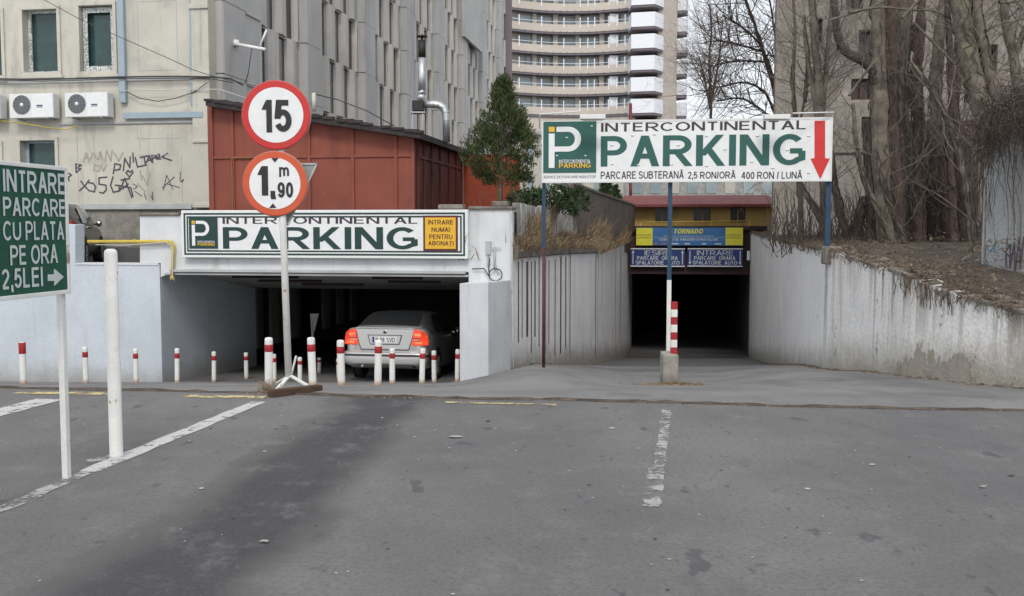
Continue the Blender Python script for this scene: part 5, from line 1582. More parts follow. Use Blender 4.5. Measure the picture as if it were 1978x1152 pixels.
def lit(name, c, s, base):
    m, nt, bs = base_mat(name)
    tc = nd(nt, 'ShaderNodeTexCoord')
    f = rng(nt, noise(nt, tc.outputs['Object'], 9, 2), .35, .65, .6, 1.3)
    bs.inputs['Base Color'].default_value = rgba(base); bs.inputs['Roughness'].default_value = .2
    bs.inputs['Emission Color'].default_value = rgba(c)
    nt.links.new(mth(nt, 'MULTIPLY', f, s), bs.inputs['Emission Strength'])
    return m
TAIL = lit("tail_lamp_lit", (.95, .075, .022), .62, (.35,.02,.015))
TAILC = lit("tail_lamp_core", (1.0, .22, .08), .80, (.4,.05,.03))
TAILW = plain("reverse_lens", (.62,.50,.48), .2)

def loft(mb, secs, m=0, smooth=True, cap=True):
    n = len(secs[0]); vs = [v for s_ in secs for v in s_]; fs = []
    for i in range(len(secs)-1):
        for k in range(n-1): fs.append((i*n+k, i*n+k+1, (i+1)*n+k+1, (i+1)*n+k))
    if cap: fs.append(tuple(reversed(range(n)))); fs.append(tuple(range((len(secs)-1)*n, len(secs)*n)))
    mb.add(vs, fs, m, smooth)

def make_car(name, label, paint, loc, rot, lit_lamps=True, plate=True):
    t = thing(name, label, 'car', loc, rot=rot)
    def sec(y, w, zb, zt, crown=.01, sh=.10):
        h = [(0, zb), (w*.80, zb), (w*.94, zb+.04), (w*.985, lerp(zb, zt, .35)), (w, lerp(zb, zt, .62)), (w*.985, zt-sh), (w*.93, zt-.025), (w*.80, zt), (w*.4, zt+crown*.8), (0, zt+crown)]
        return [Vector((x, y, z)) for x, z in h] + [Vector((-x, y, z)) for x, z in reversed(h[1:-1])] + [Vector((0, y, zb))]
    b = MB()
    secs = [sec(.055, .70, .36, 1.00, .012, .14), sec(.085, .78, .34, 1.065, .02, .12), sec(.17, .845, .30, 1.095, .02, .10), sec(.35, .875, .24, 1.09, .015, .10), sec(.65, .885, .22, 1.03),
            sec(1.2, .885, .20, 1.00), sec(2.4, .885, .20, .975), sec(3.1, .885, .20, .955), sec(3.4, .88, .20, .94, .02), sec(3.9, .87, .22, .87, .035), sec(4.25, .82, .25, .78, .04), sec(4.45, .74, .28, .70, .02), sec(4.53, .62, .36, .60, 0)]
    loft(b, secs); obj('body', b, paint, t)
    # rear bumper, standing proud of the boot face
    def bs_(y, w, zb, zt):
        h = [(0, zb), (w*.86, zb), (w*.97, zb+.05), (w, lerp(zb, zt, .5)), (w*.99, zt-.03), (w*.93, zt), (0, zt)]
        return [Vector((x, y, z)) for x, z in h] + [Vector((-x, y, z)) for x, z in reversed(h[1:-1])] + [Vector((0, y, zb))]
    b = MB(); loft(b, [bs_(-.045, .70, .38, .56), bs_(-.03, .80, .35, .585), bs_(.02, .865, .33, .60), bs_(.12, .892, .30, .615), bs_(.45, .892, .28, .615)])
    bp = obj('rear_bumper', b, paint, t)
    b = MB()
    pts = [(-.895, .44), (-.893, .13), (-.872, .02), (-.80, -.036), (-.6, -.052), (0, -.056), (.6, -.052), (.80, -.036), (.872, .02), (.893, .13), (.895, .44)]
    vs = [(x, y, z) for z in (.505, .55) for x, y in [(p[0]*1.004, p[1]-.005) for p in pts]]
    b.add(vs, [(i, i+1, len(pts)+i+1, len(pts)+i) for i in range(len(pts)-1)], 0, True); obj('rub_strip', b, DSTRIP, bp)
    b = MB(); b.box(-.62, -.02, .27, .62, .3, .335); obj('underside', b, INNER, t, bevel=.02)
    # greenhouse
    def gs(y, wl, wu, zb, zt):
        h = [(0, zb), (wl, zb), (lerp(wl, wu, .5)+.012, lerp(zb, zt, .5)), (wu+.01, zt-.05), (wu-.05, zt-.005), (wu*.5, zt+.012), (0, zt+.016)]
        return [Vector((x, y, z)) for x, z in h] + [Vector((-x, y, z)) for x, z in reversed(h[1:-1])] + [Vector((0, y, zb))]
    b = MB()
    loft(b, [gs(.30, .70, .69, 1.02, 1.105), gs(.55, .78, .67, 1.0, 1.20), gs(.85, .815, .63, .98, 1.325), gs(1.12, .825, .60, .96, 1.405), gs(1.5, .83, .60, .95, 1.437), gs(2.0, .83, .60, .95, 1.445), gs(2.5, .83, .59, .94, 1.415), gs(2.85, .82, .62, .93, 1.26), gs(3.35, .80, .72, .90, .97)])
    obj('cabin', b, paint, t)
    b = MB()                                          # rear window
    def rw_(y, w, z): return [(-w, y, z-.01), (-w*.55, y-.006, z+.004), (0, y-.008, z+.008), (w*.55, y-.006, z+.004), (w, y, z-.01)]
    rows_ = [rw_(.335, .64, 1.128), rw_(.55, .625, 1.212), rw_(.84, .59, 1.334), rw_(1.08, .54, 1.413)]
    vs = [(x, y-.012, z+.012) for r_ in rows_ for x, y, z in r_]
    b.add(vs, [(i*5+k, i*5+k+1, i*5+6+k, i*5+5+k) for i in range(3) for k in range(4)], 0, True); obj('rear_window', b, GLASSC, t)
    b = MB(); rows_ = [rw_(2.56, .54, 1.395), rw_(2.86, .60, 1.262), rw_(3.3, .68, .99)]
    vs = [(x, y+.012, z+.012) for r_ in rows_ for x, y, z in r_]
    b.add(vs, [(i*5+k, i*5+k+1, i*5+6+k, i*5+5+k) for i in range(2) for k in range(4)], 0, True); obj('windscreen', b, GLASSC, t)
    for s_ in (-1, 1):
        for pts4 in (((1.02, 1.0, .822), (1.78, .99, .838), (1.78, 1.385, .628), (1.32, 1.375, .640)), ((1.84, .985, .838), (2.88, .965, .838), (2.58, 1.335, .640), (1.84, 1.385, .628))):
            b = MB(); b.add([(s_*(w+.012), y, z) for y, z, w in pts4], [(0, 1, 2, 3)]); obj('side_window', b, GLASSC, t)
        b = MB(); m3 = Matrix.Diagonal((1, 1, 1))
        b.lathe([(.0, -.06), (.07, -.05), (.085, 0), (.06, .05), (0, .06)], 10, (s_*.96, 2.72, 1.0), 0, Matrix.Rotation(pi/2, 3, 'Y'), cap=False)
        b.bar((s_*.84, 2.72, .97), (s_*.93, 2.72, .98), .05); mi = obj('wing_mirror', b, paint, t)
        b = MB(); b.lathe([(.06, 0), (.06, .008), (.001, .01)], 10, (s_*.96, 2.64, 1.0), 0, Matrix.Rotation(pi/2, 3, 'X')); obj('mirror_glass', b, CHROME, mi)
        for y in (1.02, 3.62):
            b = MB(); b.lathe([(.355, -.002), (.355, .006), (.002, .006)], 24, (s_*.886, y, .34), 0, Matrix.Rotation(s_*pi/2, 3, 'Y'), smooth=False); obj('wheel_arch', b, INNER, t)
            b = MB(); b.lathe([(.18, -.10), (.29, -.10), (.312, -.08), (.316, 0), (.312, .09), (.29, .108), (.20, .104), (.2, .09)], 24, (s_*.80, y, .316), 0, Matrix.Rotation(s_*pi/2, 3, 'Y'), cap=False); wh = obj('wheel', b, TYRE, t)
            b = MB(); b.lathe([(.205, .085), (.20, .100), (.185, .085)], 20, (s_*.80, y, .316), 0, Matrix.Rotation(s_*pi/2, 3, 'Y'), cap=False)
            for k in range(7):
                a_ = 2*pi*k/7; b.bar((s_*.893, y+.03*cos(a_), .316+.03*sin(a_)), (s_*.890, y+.19*cos(a_), .316+.19*sin(a_)), .035, .02)
            b.lathe([(.05, .07), (.05, .105), (.001, .107)], 10, (s_*.80, y, .316), 0, Matrix.Rotation(s_*pi/2, 3, 'Y')); obj('rim', b, ALLOY, wh)
        # tail lamps wrap round the corner
        b = MB()
        o_ = [(.615, 1.055), (.66, 1.063), (.76, 1.045), (.85, .98), (.875, .86), (.882, .745), (.66, .735), (.575, .75)]
        def yy(x): return .026 + (.0 if x < .7 else ((x-.7)/.19)**2*.11)
        vs = [(s_*x, yy(x), z) for x, z in o_] + [(s_*(x*.985), yy(x)+.16, z) for x, z in o_]
        cidx = len(vs); vs.append((s_*.74, .020, .90))
        fs = [(i, (i+1) % 8, cidx) for i in range(8)] + [(i, i+8, (i+1) % 8+8, (i+1) % 8) for i in range(8)]
        b.add(vs, fs, 0, False); tl_ = obj('tail_lamp', b, TAIL if lit_lamps else plain("tail_lamp_off", (.25,.01,.01), .2), t)
        b = MB(); b.box(min(s_*.60, s_*.76), .018, .865, max(s_*.60, s_*.76), .031, .885); b.box(min(s_*.60, s_*.74), .018, .845, max(s_*.60, s_*.74), .031, .862, 1)
        obj('lens_bar', b, [M['maroon'], TAILW], tl_)
        b = MB(); b.box(min(s_*.63, s_*.76), .017, .925, max(s_*.63, s_*.76), .030, .985); b.box(min(s_*.64, s_*.80), .017, .765, max(s_*.64, s_*.80), .030, .815)
        obj('bulb_glow', b, TAILC if lit_lamps else M['maroon'], tl_, bevel=.006)
        b = MB(); vs = [(s_*.50, 4.46, .66), (s_*.78, 4.30, .68), (s_*.80, 4.20, .80), (s_*.56, 4.34, .80)]
        b.add([(x*1.02, y+.03, z) for x, y, z in vs], [(0, 1, 2, 3)]); b.add([(s_*.80, 4.285, .68), (s_*.825, 4.16, .69), (s_*.815, 4.14, .78), (s_*.80, 4.2, .80)], [(0, 1, 2, 3)], 1)
        obj('headlight', b, [ALLOY, M['sign_orange']], t)
    # boot details
    b = MB()
    o_ = [(-.62, 1.06), (-.56, .80), (-.50, .64), (.50, .64), (.56, .80), (.62, 1.06)]
    for (xa, za), (xb, zb_) in zip(o_, o_[1:]): b.bar((xa, .038, za), (xb, .038, zb_), .010, .012)
    obj('boot_gap', b, DSTRIP, t)
    b = MB()
    o2 = [(-.64, 1.098), (-.62, 1.06), (-.57, .82), (-.51, .655), (.51, .655), (.57, .82), (.62, 1.06), (.64, 1.098)]
    def by(x, z): return .045 if z < 1.07 else .085
    b.add([(x, by(x, z), z) for x, z in o2] + [(x, by(x, z)+.04, z) for x, z in o2], [tuple(range(8))] + [(i, i+8, (i+1) % 8+8, (i+1) % 8) for i in range(8)])
    bl_ = obj('boot_lid', b, paint, t)
    b = MB(); b.bar((-.60, .05, 1.085), (.60, .05, 1.085), .03, .025); obj('lid_lip', b, paint, bl_, bevel=.01)
    b = MB(); b.prism([(-.37, .945), (-.31, .745), (.31, .745), (.37, .945)], .034, .0445); rec = obj('plate_recess', b, DSTRIP, t)
    b = MB(); b.prism([(-.345, .93), (-.30, .762), (.30, .762), (.345, .93)], .030, .0335); obj('recess_face', b, paint, rec)
    if plate:
        b = MB(); b.box(-.26, .018, .785, .26, .029, .905); pl = obj('number_plate', b, PLATE, t)
        b = MB(); b.box(-.258, .0165, .787, -.215, .0178, .903, 0)
        text(b, "B", (-.19, .80, -.135, .888), .0168, 1, .03, .0008); text(b, "88", (-.10, .80, .0, .888), .0168, 1, .02, .0008); text(b, "SVD", (.045, .80, .225, .888), .0168, 1, .02, .0008)
        obj('plate_lettering', b, [M['blue_sign'], M['ink_black']], pl)
        b = MB(); b.lathe([(.042, 0), (.042, .008), (.036, .012), (.001, .012)], 20, (0, .045, 1.008), 0, Matrix.Rotation(pi/2, 3, 'X')); em = obj('emblem', b, CHROME, t)
        b = MB(); b.lathe([(.030, .0125), (.030, .014), (.001, .0142)], 18, (0, .045, 1.008), 0, Matrix.Rotation(pi/2, 3, 'X'))
        obj('emblem_field', b, M['ink_green'], em)
        b = MB(); b.bar((-.016, .029, .996), (.014, .029, 1.016), .007, .003); b.prism([(.006, 1.020), (.022, 1.024), (.016, 1.008)], .0275, .030); obj('emblem_arrow', b, CHROME, em)
        b = MB(); text(b, "OCTAVIA", (.42, .985, .545, 1.012), .040, 0, .03, .002); b.box(.44, .038, .962, .52, .043, .978); obj('badge', b, CHROME, t)
        b = MB(); b.tube([(0, 1.75, 1.45), (0, 1.62, 1.50), (0, 1.56, 1.505)], .012, 5); obj('aerial', b, INNER, t)
        b = MB(); b.tube([(-.45, -.04, .30), (-.45, .2, .30)], .03, 8); obj('exhaust', b, ALLOY, t)
    return t
ca = P(741, 738, 20.25)
ZC = zl(20.25)
make_car('silver_car', 'silver saloon car with lit red tail lamps driving into the garage', SILVER, (ca.x, ca.y, ZC + .02), (-math.atan(.085), 0, TH), True, True)
k0 = Vector((-10.3, 21.5, 0))
make_car('black_car', 'black car parked in the yard behind the green sign and bluish wall', BLACKP, (k0.x, k0.y, .605), (0, 0, math.atan2(.26, .965)), False, False)

# ------------------------------------------------------------------ median block with the striped stub
mb0 = Vector((XatY(1297, 13.9), 13.9, 0)); zm = zg(mb0.x, mb0.y)
MD = thing('barrier_block', 'small concrete block with a red and white striped stub, in the middle of the ramp', 'barrier', (mb0.x, mb0.y, zm))
zt6 = pix(MD, 1297, 681)[1]
b = MB(); b.plan([(-.115, -.13), (.10, -.13), (.10, .16), (-.115, .16)], -.1, [zt6-.01, zt6-.03, zt6+.01, zt6]); obj('block', b, mk("block_concrete", (.33,.32,.285), (.22,.21,.185), 6, .95, low=((.14,.12,.09), 0, .2), bmp=.6), MD, bevel=.012)
zs = pix(MD, 1301, 583)[1]; xc = pix(MD, 1301.5, 630)[0]
b = MB(); st = MB()
for k in range(7):
    za, zb_ = lerp(zt6-.03, zs, k/7), lerp(zt6-.03, zs, (k+1)/7)
    b.box(xc-.042, -.05, za+.0005, xc+.042, .02, zb_-.0005, 0 if k % 2 == 0 else 1)
obj('striped_stub', b, [M['post_red'], M['post_white']], MD)
b = MB(); rr = random.Random(21)
for k in range(420):
    a_ = rr.uniform(0, 2*pi); r_ = abs(rr.gauss(0, .30)); x, y = mb0.x + r_*cos(a_)*1.05, mb0.y - .25 + r_*sin(a_)*.75
    z = zg(x, y)
    if rr.random() < .55:
        h = rr.uniform(.01, .055); b.tube([(x, y, z-.01), (x+rr.gauss(0, .03), y+rr.gauss(0, .03), z+h*.7), (x+rr.gauss(0, .06), y+rr.gauss(0, .04), z+h)], [.004, .003, .001], 3)
    else:
        s_ = rr.uniform(.008, .028); b.lathe([(s_, -.01), (s_*.8, s_*.5), (.001, s_*.7)], 5, (x, y, z))
tag(single('dirt_and_weeds', 'ring of dirt and dead weeds round the concrete block', 'weeds', b, M['dry_grass']), kind='stuff')

# ------------------------------------------------------------------ bare trees
def rvec(rr): 
    return Vector((rr.gauss(0, 1), rr.gauss(0, 1), rr.gauss(0, 1))).normalized()
def grow(mb, p, d, L, r, lvl, rr, mx=3, up=.12, kids=(5, 4, 3, 2), wig=.22, m=0, rmin=.004):
    """a limb with wiggling course that throws finer limbs"""
    n = max(3, 7 - lvl*1)
    pts, rad = [p.copy()], [r]; q = p.copy(); dd = d.normalized()
    for i in range(n):
        dd = (dd + rvec(rr)*wig + Vector((0, 0, up))).normalized()
        q = q + dd*(L/n); pts.append(q.copy()); rad.append(max(rmin*.6, r*(1 - .85*(i+1)/n)))
    mb.tube(pts, rad, (7, 5, 4, 3, 3)[lvl], m, cap=False)
    if lvl >= mx: return
    for k in range(kids[lvl]):
        f = rr.uniform(.18, .98); i = min(n-1, int(f*n)); a = pts[i].lerp(pts[i+1], f*n-i)
        ax = (pts[i+1]-pts[i]).normalized()
        side = rvec(rr); side = (side - ax*side.dot(ax)).normalized()
        nd_ = (ax*rr.uniform(.35, .9) + side*rr.uniform(.5, 1.0)).normalized()
        grow(mb, a, nd_, L*rr.uniform(.38, .62), max(rmin, r*(1-.8*f)*rr.uniform(.45, .65)), lvl+1, rr, mx, up, kids, wig*1.1, m, rmin)
def smooth_path(pts, rad, n=5):
    out, ro = [], []
    P_ = [pts[0]] + pts + [pts[-1]]
    for i in range(len(pts)-1):
        p0, p1, p2, p3 = P_[i], P_[i+1], P_[i+2], P_[i+3]
        for k in range(n):
            t = k/n
            out.append(.5*((2*p1) + (p2-p0)*t + (2*p0-5*p1+4*p2-p3)*t*t + (3*p1-p0-3*p2+p3)*t*t*t)); ro.append(lerp(rad[i], rad[i+1], t))
    out.append(pts[-1]); ro.append(rad[-1]); return out, ro
def knobby(pts, rad, rr, k=.16):
    return pts, [r*(1+rr.uniform(-k, k)) for r in rad]
def px_tree(name, label, Y, stems, twigs, bark='bark', seed=1, group=None, vines=0, z0=None, lean=0.0, tw_len=1.6, tw_r=.016, limb=None):
    """stems: lists of (px, py, halfwidth px[, dY]) traced as the trunks run"""
    rr = random.Random(seed)
    f = stems[0][0]; base = P(f[0], f[1], Y + (f[3] if len(f) > 3 else 0))
    t = thing(name, label, 'tree', tuple(base), 0, group)
    tm, bm, vm, lm = MB(), MB(), MB(), MB()
    for si, s_ in enumerate(stems):
        pts = [P(q[0], q[1], Y + (q[3] if len(q) > 3 else 0)) for q in s_]; rad = [q[2]/FPX*Y for q in s_]
        pts, rad = smooth_path(pts, rad, 9); pts, rad = knobby(pts, rad, rr, .10)
        (lm if limb and si else tm).tube(pts, rad, 12)
        for _ in range(int(twigs*1.1)):
            i = rr.randrange(int(len(pts)*.2), len(pts)-1); ax = (pts[i+1]-pts[i]).normalized()
            sd = rvec(rr); sd = (sd-ax*sd.dot(ax)).normalized()
            grow(bm, pts[i], (ax*.5+sd).normalized(), tw_len*rr.uniform(.5, 1.3), tw_r*.72*rr.uniform(.6, 1.3), 1, rr, 3, .10, (5, 4, 3, 2), .25, 0, .0028)
        for _ in range(vines):
            i = rr.randrange(0, max(1, int(len(pts)*.6))); a_ = rr.uniform(0, 2*pi); vp = []; 
            for j in range(i, min(len(pts), i+rr.randrange(8, 26))):
                a_ += rr.gauss(0, .35); vp.append(pts[j] + Vector((cos(a_), sin(a_), rr.gauss(0, .05)))*(rad[j]*1.12+.006))
            if len(vp) > 2: vm.tube(vp, rr.uniform(.006, .014), 4, cap=False)
    for v in tm.V: v += rvec(rr)*.009*Y/18
    obj('trunk', tm, M[bark], t, world=True)
    if lm.V: obj('limb', lm, M[limb], t, world=True)
    if bm.V: obj('branches', bm, M['twig'], t, world=True)
    if vm.V: obj('vines', vm, M['vine'], t, world=True)
    return t
G_ = 'bare trees before the brown building'
px_tree('bare_tree', 'bare tree whose thick limb bends out to the left and then straight up', 17.5, [[(1716,498,15),(1706,400,15),(1700,280,16),(1698,190,17),(1697,120,13),(1696,0,12),(1698,-140,10)],
        [(1700,175,14),(1690,140,12),(1668,118,9.5),(1642,106,8.5),(1626,90,8),(1617,62,7),(1613,20,6),(1606,-60,5)]], 12, 'bark', 2, G_, 14, limb='bark_dark')
px_tree('bare_tree', 'straight reddish bare trunk just right of the bent limb tree', 18.2, [[(1738,500,11),(1731,380,12),(1725,250,12),(1723,120,12),(1726,0,11),(1728,-130,9)]], 12, 'bark_red', 3, G_, 18)
px_tree('bare_tree', 'grey bare trunk second to the right of the bent limb tree', 19.0, [[(1757,498,11),(1752,360,12),(1745,220,11),(1746,100,10),(1752,0,9),(1760,-120,8)]], 12, 'bark', 4, G_, 12)
px_tree('bare_tree', 'bare trunk with a wide foot standing before the dark gap in the garden', 19.4, [[(1796,492,16),(1800,440,12),(1804,330,10),(1806,200,11),(1812,90,10),(1822,0,9),(1832,-120,8)]], 14, 'bark', 5, G_, 8)
px_tree('bare_tree', 'thick pale leaning trunk rising behind the plastered wall', 16.4, [[(1928,560,20),(1916,330,19),(1902,235,19),(1880,150,18),(1862,60,17),(1850,-20,16),(1840,-150,13)],
        [(1922,290,12),(1926,205,11),(1905,120,10),(1888,40,10),(1882,-60,9)]], 14, 'bark', 6, G_, 10)
px_tree('bare_tree', 'slim many-stemmed bare tree behind the right end of the billboard', 20.5, [[(1598,485,8),(1592,380,8),(1586,280,8),(1583,190,9),(1576,110,7),(1569,20,6),(1562,-90,5)],
        [(1586,230,6),(1594,160,5),(1600,80,4.5),(1612,-20,4)], [(1583,260,5),(1573,190,4.5),(1560,110,4),(1552,30,3)], [(1596,440,9),(1560,380,5),(1535,340,4),(1512,320,3)]], 12, 'bark', 7, G_, 3)
px_tree('bare_tree', 'two slender stems leaning left at the foot of the garden trees', 16.8, [[(1741,508,7),(1722,460,6),(1698,410,5),(1672,352,5),(1655,280,4),(1648,200,3)],
        [(1765,515,7),(1748,470,5.5),(1728,420,4.5),(1706,362,4),(1694,290,3)]], 5, 'bark', 8, G_, 6, tw_len=.9)
px_tree('bare_tree', 'thin crooked bare sapling against the pale plastered wall edge', 15.0, [[(1880,540,6),(1876,470,6),(1872,400,5.5),(1860,330,5),(1845,270,4.5),(1822,215,4),(1790,160,3),(1760,120,2.5)],
        [(1868,370,4),(1878,300,3),(1882,240,2.5)]], 10, 'bark', 9, G_, 14)
px_tree('bare_tree', 'dark stem with rough ivy bark in the shade right of the wide-footed trunk', 18.6, [[(1842,505,11),(1838,420,11),(1835,300,9),(1842,200,9),(1850,110,7),(1862,0,6)], [(1860,500,8),(1862,400,8),(1868,300,7),(1880,240,6)], [(1828,500,6),(1822,400,6),(1818,300,5)]], 5, 'bark_red', 10, G_, 22)
px_tree('bare_tree', 'old forked stump tree with peeling bark left of the garden trees', 19.6, [[(1652,478,8),(1660,420,8),(1668,380,6)], [(1690,488,9),(1682,400,9),(1678,300,8),(1672,230,6)], [(1640,470,7),(1622,400,7),(1612,350,6),(1605,290,5)]], 6, 'bark', 12, G_, 12)
px_tree('bare_tree', 'bare tree with many fine crossing twigs at the top right corner', 18.0, [[(1975,350,10),(1968,200,9),(1955,100,8),(1940,20,7),(1930,-80,6)], [(1958,120,6),(1978,60,5),(2010,10,4)]], 16, 'bark', 13, G_, 4)
px_tree('bare_tree', 'small bare tree in the gap of sky beside the hotel', 48.0, [[(1372,300,3.2),(1373,190,2.8),(1370,120,2.1),(1374,60,1.4),(1371,10,.8)], [(1372,200,2.2),(1385,140,1.7),(1392,80,1.1),(1396,40,.6)], [(1372,210,2),(1360,150,1.4),(1350,110,.9)]], 34, 'bark_red', 14, 'bare trees in the gap of sky', 0, tw_len=2.0, tw_r=.022)
px_tree('bare_tree', 'bare tree reaching left into the sky from behind the brown building', 33.0, [[(1512,420,6),(1504,250,6),(1498,180,5),(1480,120,3.6),(1462,60,2.8),(1440,0,2.2),(1425,-60,1.6)],
        [(1500,230,3),(1478,180,2.2),(1440,160,1.7),(1400,166,1.2),(1362,176,.8)], [(1501,240,2.8),(1470,212,1.9),(1430,190,1.4),(1385,196,.9)], [(1494,150,2.6),(1470,90,2),(1432,52,1.5),(1395,30,.9)], [(1500,200,2.2),(1500,100,1.9),(1490,20,1.5),(1478,-40,1)], [(1470,100,2),(1440,90,1.4),(1400,80,.9),(1360,82,.6)], [(1480,120,2),(1452,118,1.4),(1410,120,1),(1370,130,.6)]], 30, 'bark_red', 15, 'bare trees in the gap of sky', 0, tw_len=2.2, tw_r=.022)
px_tree('bare_tree', 'dark shaggy trunk directly left of the wide-footed trunk', 18.4, [[(1776,500,12),(1774,400,11),(1776,280,10),(1770,160,9),(1778,60,8),(1786,-60,6)]], 12, 'bark_red', 22, G_, 30)
px_tree('bare_tree', 'dark shaggy trunk just left of the thick pale leaning trunk', 17.8, [[(1872,520,10),(1862,420,9),(1852,300,8),(1840,180,7),(1834,80,6),(1826,-40,5)]], 14, 'bark_red', 23, G_, 30)
px_tree('bare_tree', 'young bare tree before the blank left part of the brown building', 21.5, [[(1548,480,5),(1546,380,5),(1540,260,4),(1532,160,3.4),(1536,60,2.6),(1530,-30,2)], [(1540,260,3),(1556,180,2.4),(1560,90,1.8)]], 18, 'bark', 24, G_, 4)
# pale crossing branch in the upper right
b = MB(); rr = random.Random(31)
for path in ([(1640,25),(1700,14),(1760,20),(1800,20),(1835,36)], [(1742,-20),(1690,12),(1660,22),(1600,40)], [(1765,45),(1795,75),(1830,110),(1848,124),(1872,90)], [(1905,60),(1935,45),(1985,36)], [(1930,5),(1960,4),(1990,-4)], [(1640,185),(1665,150),(1690,118)], [(1742,35),(1770,5),(1790,-20)]):
    pts, rad = smooth_path([P(x, y, 16.2+.1*i) for i, (x, y) in enumerate(path)], [.024-.003*i for i in range(len(path))])
    b.tube(pts, rad, 5, cap=False)
    for k in range(4):
        i = rr.randrange(2, len(pts)-1); grow(b, pts[i], (pts[i]-pts[i-1]).normalized()+rvec(rr)*.8, rr.uniform(.3, .8), .009, 2, rr, 3, .05, (3, 3, 3, 2))
single('loose_branches', 'pale bare branches crossing in front of the trunks at the top right', 'branches', b, M['bark'])

# tangled climbers over the plastered wall and between the trunks
b = MB(); rr = random.Random(41)
for k in range(330):
    px, py = rr.uniform(1893, 2040), 0
    top = lerp(262, 200, (px-1893)/110) + rr.gauss(0, 16); Y = 12.7 + rr.gauss(0, .12) - .006*(px-1893)
    L_ = rr.uniform(15, 80) if rr.random() < .85 else rr.uniform(90, 260)
    pts = []; x, y = px, top
    for i in range(7):
        pts.append(P(x, y, Y - .05*rr.random())); x += rr.gauss(0, 5); y += L_/6
    b.tube(pts, rr.uniform(.002, .0055), 3, cap=False)
for k in range(900):
    px = rr.uniform(1890, 2030); py = lerp(250, 195, (px-1893)/110) + rr.gauss(0, 26)
    a = P(px, py, 12.9 + rr.gauss(0, .25)); pts = [a]; d = rvec(rr)
    for i in range(4): d = (d+rvec(rr)*.7).normalized(); pts.append(pts[-1]+d*.07)
    b.tube(pts, rr.uniform(.003, .007), 3, cap=False)
tag(single('dry_creeper', 'tangle of dry creeper hanging over the tall plastered wall', 'creeper', b, M['vine']), kind='stuff')
b = MB(); rr = random.Random(42)
for k in range(760):
    px = rr.uniform(1630, 1895) if rr.random() < .8 else rr.uniform(1480, 1640); Y = rr.uniform(18.5, 22.5)
    bot = rr.uniform(455, 500); L_ = rr.uniform(40, 250) if px > 1700 else rr.uniform(20, 110)
    x, y = px, bot; pts = []
    for i in range(6):
        pts.append(P(x, y, Y)); x += rr.gauss(0, 5); y -= L_/5
    b.tube(pts, [rr.uniform(.006, .02)]+[.008]*4+[.003], 3, cap=False)
tag(single('undergrowth', 'thicket of thin dead stems and climbers among the garden trunks', 'undergrowth', b, M['vine']), kind='stuff')

# leaf litter on the right wall top
b = MB(); rr = random.Random(51)
line = RWp[1:] + RWq[1:]
def along(f):
    f *= len(line)-1; i = min(len(line)-2, int(f)); g = f-i
    return Vector((lerp(line[i][0], line[i+1][0], g), lerp(line[i][1], line[i+1][1], g), 0))
for k in range(5200):
    p = along(rr.random()**.8*.95); off = abs(rr.gauss(0, .45 if rr.random() < .55 else 1.6)) - .06
    px_ = CX+FPX*p.x/p.y
    heap = .12*math.exp(-((px_-1800)/60)**2)
    x, y = p.x+off*.95, p.y+off*.3; z = (ztr(p) if off < .5 else max(ztr(p), lerp(ztr(p), 1.08, clamp((off-.5)/.8)))) + .05 + heap*rr.random()*1.3 + max(0, off)*.10 + rr.uniform(-.02, .03)
    if rr.random() < .6:
        s_ = rr.uniform(.012, .035); a_, c_ = rvec(rr)*s_, rvec(rr)*s_; o = Vector((x, y, z))
        b.add([o-a_, o+c_*.6, o+a_, o-c_*.6], [(0, 1, 2, 3)])
    else:
        d = rvec(rr); d.z *= .35; L_ = rr.uniform(.05, .22); o = Vector((x, y, z)); b.tube([o, o+d*L_*.5+Vector((0, 0, rr.gauss(0, .01))), o+d*L_], [.005, .004, .002], 3, cap=False)
for k in range(420):                                  # roots and runners hanging over the wall edge
    p = along(rr.random()); nrm = Vector((-1, .25, 0)).normalized(); x, y, z = p.x, p.y, ztr(p)+.05
    px_ = CX+FPX*p.x/p.y
    L_ = rr.uniform(.05, .16) if not 1740 < px_ < 1850 else rr.uniform(.08, .32)
    q = Vector((x, y, z)) + nrm*.05; pts = [Vector((x+.12, y, z+.02)), q]
    for i in range(3): q = q + Vector((rr.gauss(0, .02), rr.gauss(0, .03), -L_/3)); pts.append(q.copy())
    b.tube(pts, rr.uniform(.002, .006), 3, cap=False)
tag(single('leaf_litter', 'dead leaves, twigs and roots heaped on the right ramp wall', 'leaf litter', b, M['litter']), kind='stuff')
# scraps of rubbish
def scrap(px, py, Y, s, m, label, seed):
    rr = random.Random(seed); b = MB(); o = P(px, py, Y); n = 4; vs = []
    for j in range(n):
        for i in range(n): vs.append(o + Vector(((i-1.5)*s*.34, (j-1.5)*s*.2, rr.uniform(-.1, .3)*s)))
    b.add(vs, [(j*n+i, j*n+i+1, (j+1)*n+i+1, (j+1)*n+i) for j in range(n-1) for i in range(n-1)], 0, True)
    single('litter_scrap', label, 'litter', b, m, 'scraps of rubbish on the right wall')
teal = plain("teal_plastic", (.20,.38,.36), .3); pale = plain("pale_plastic", (.55,.56,.55), .4)
scrap(1818, 527, 13.6, .17, teal, 'crumpled teal plastic bag on the rubbish heap of the right wall', 1)
scrap(1846, 532, 13.4, .09, pale, 'pale scrap of plastic right of the teal bag', 2)
scrap(1882, 523, 13.4, .05, pale, 'small white scrap next to the plastered wall corner', 3)
scrap(1706, 503, 14.8, .10, teal, 'teal scrap lying left on the top of the right wall', 4)
b = MB(); o = G0(1878, 752); q0 = P(1874, 752, 10.9)
rr = random.Random(2); b.tube([q0+Vector((-.09, 0, .0)), q0+Vector((-.02, 0, .015)), q0+Vector((.07, .02, .02))], [.012, .018, .008], 6)
single('red_rag', 'crumpled red rag at the foot of the right ramp wall', 'rag', b, M['arrow_red'])

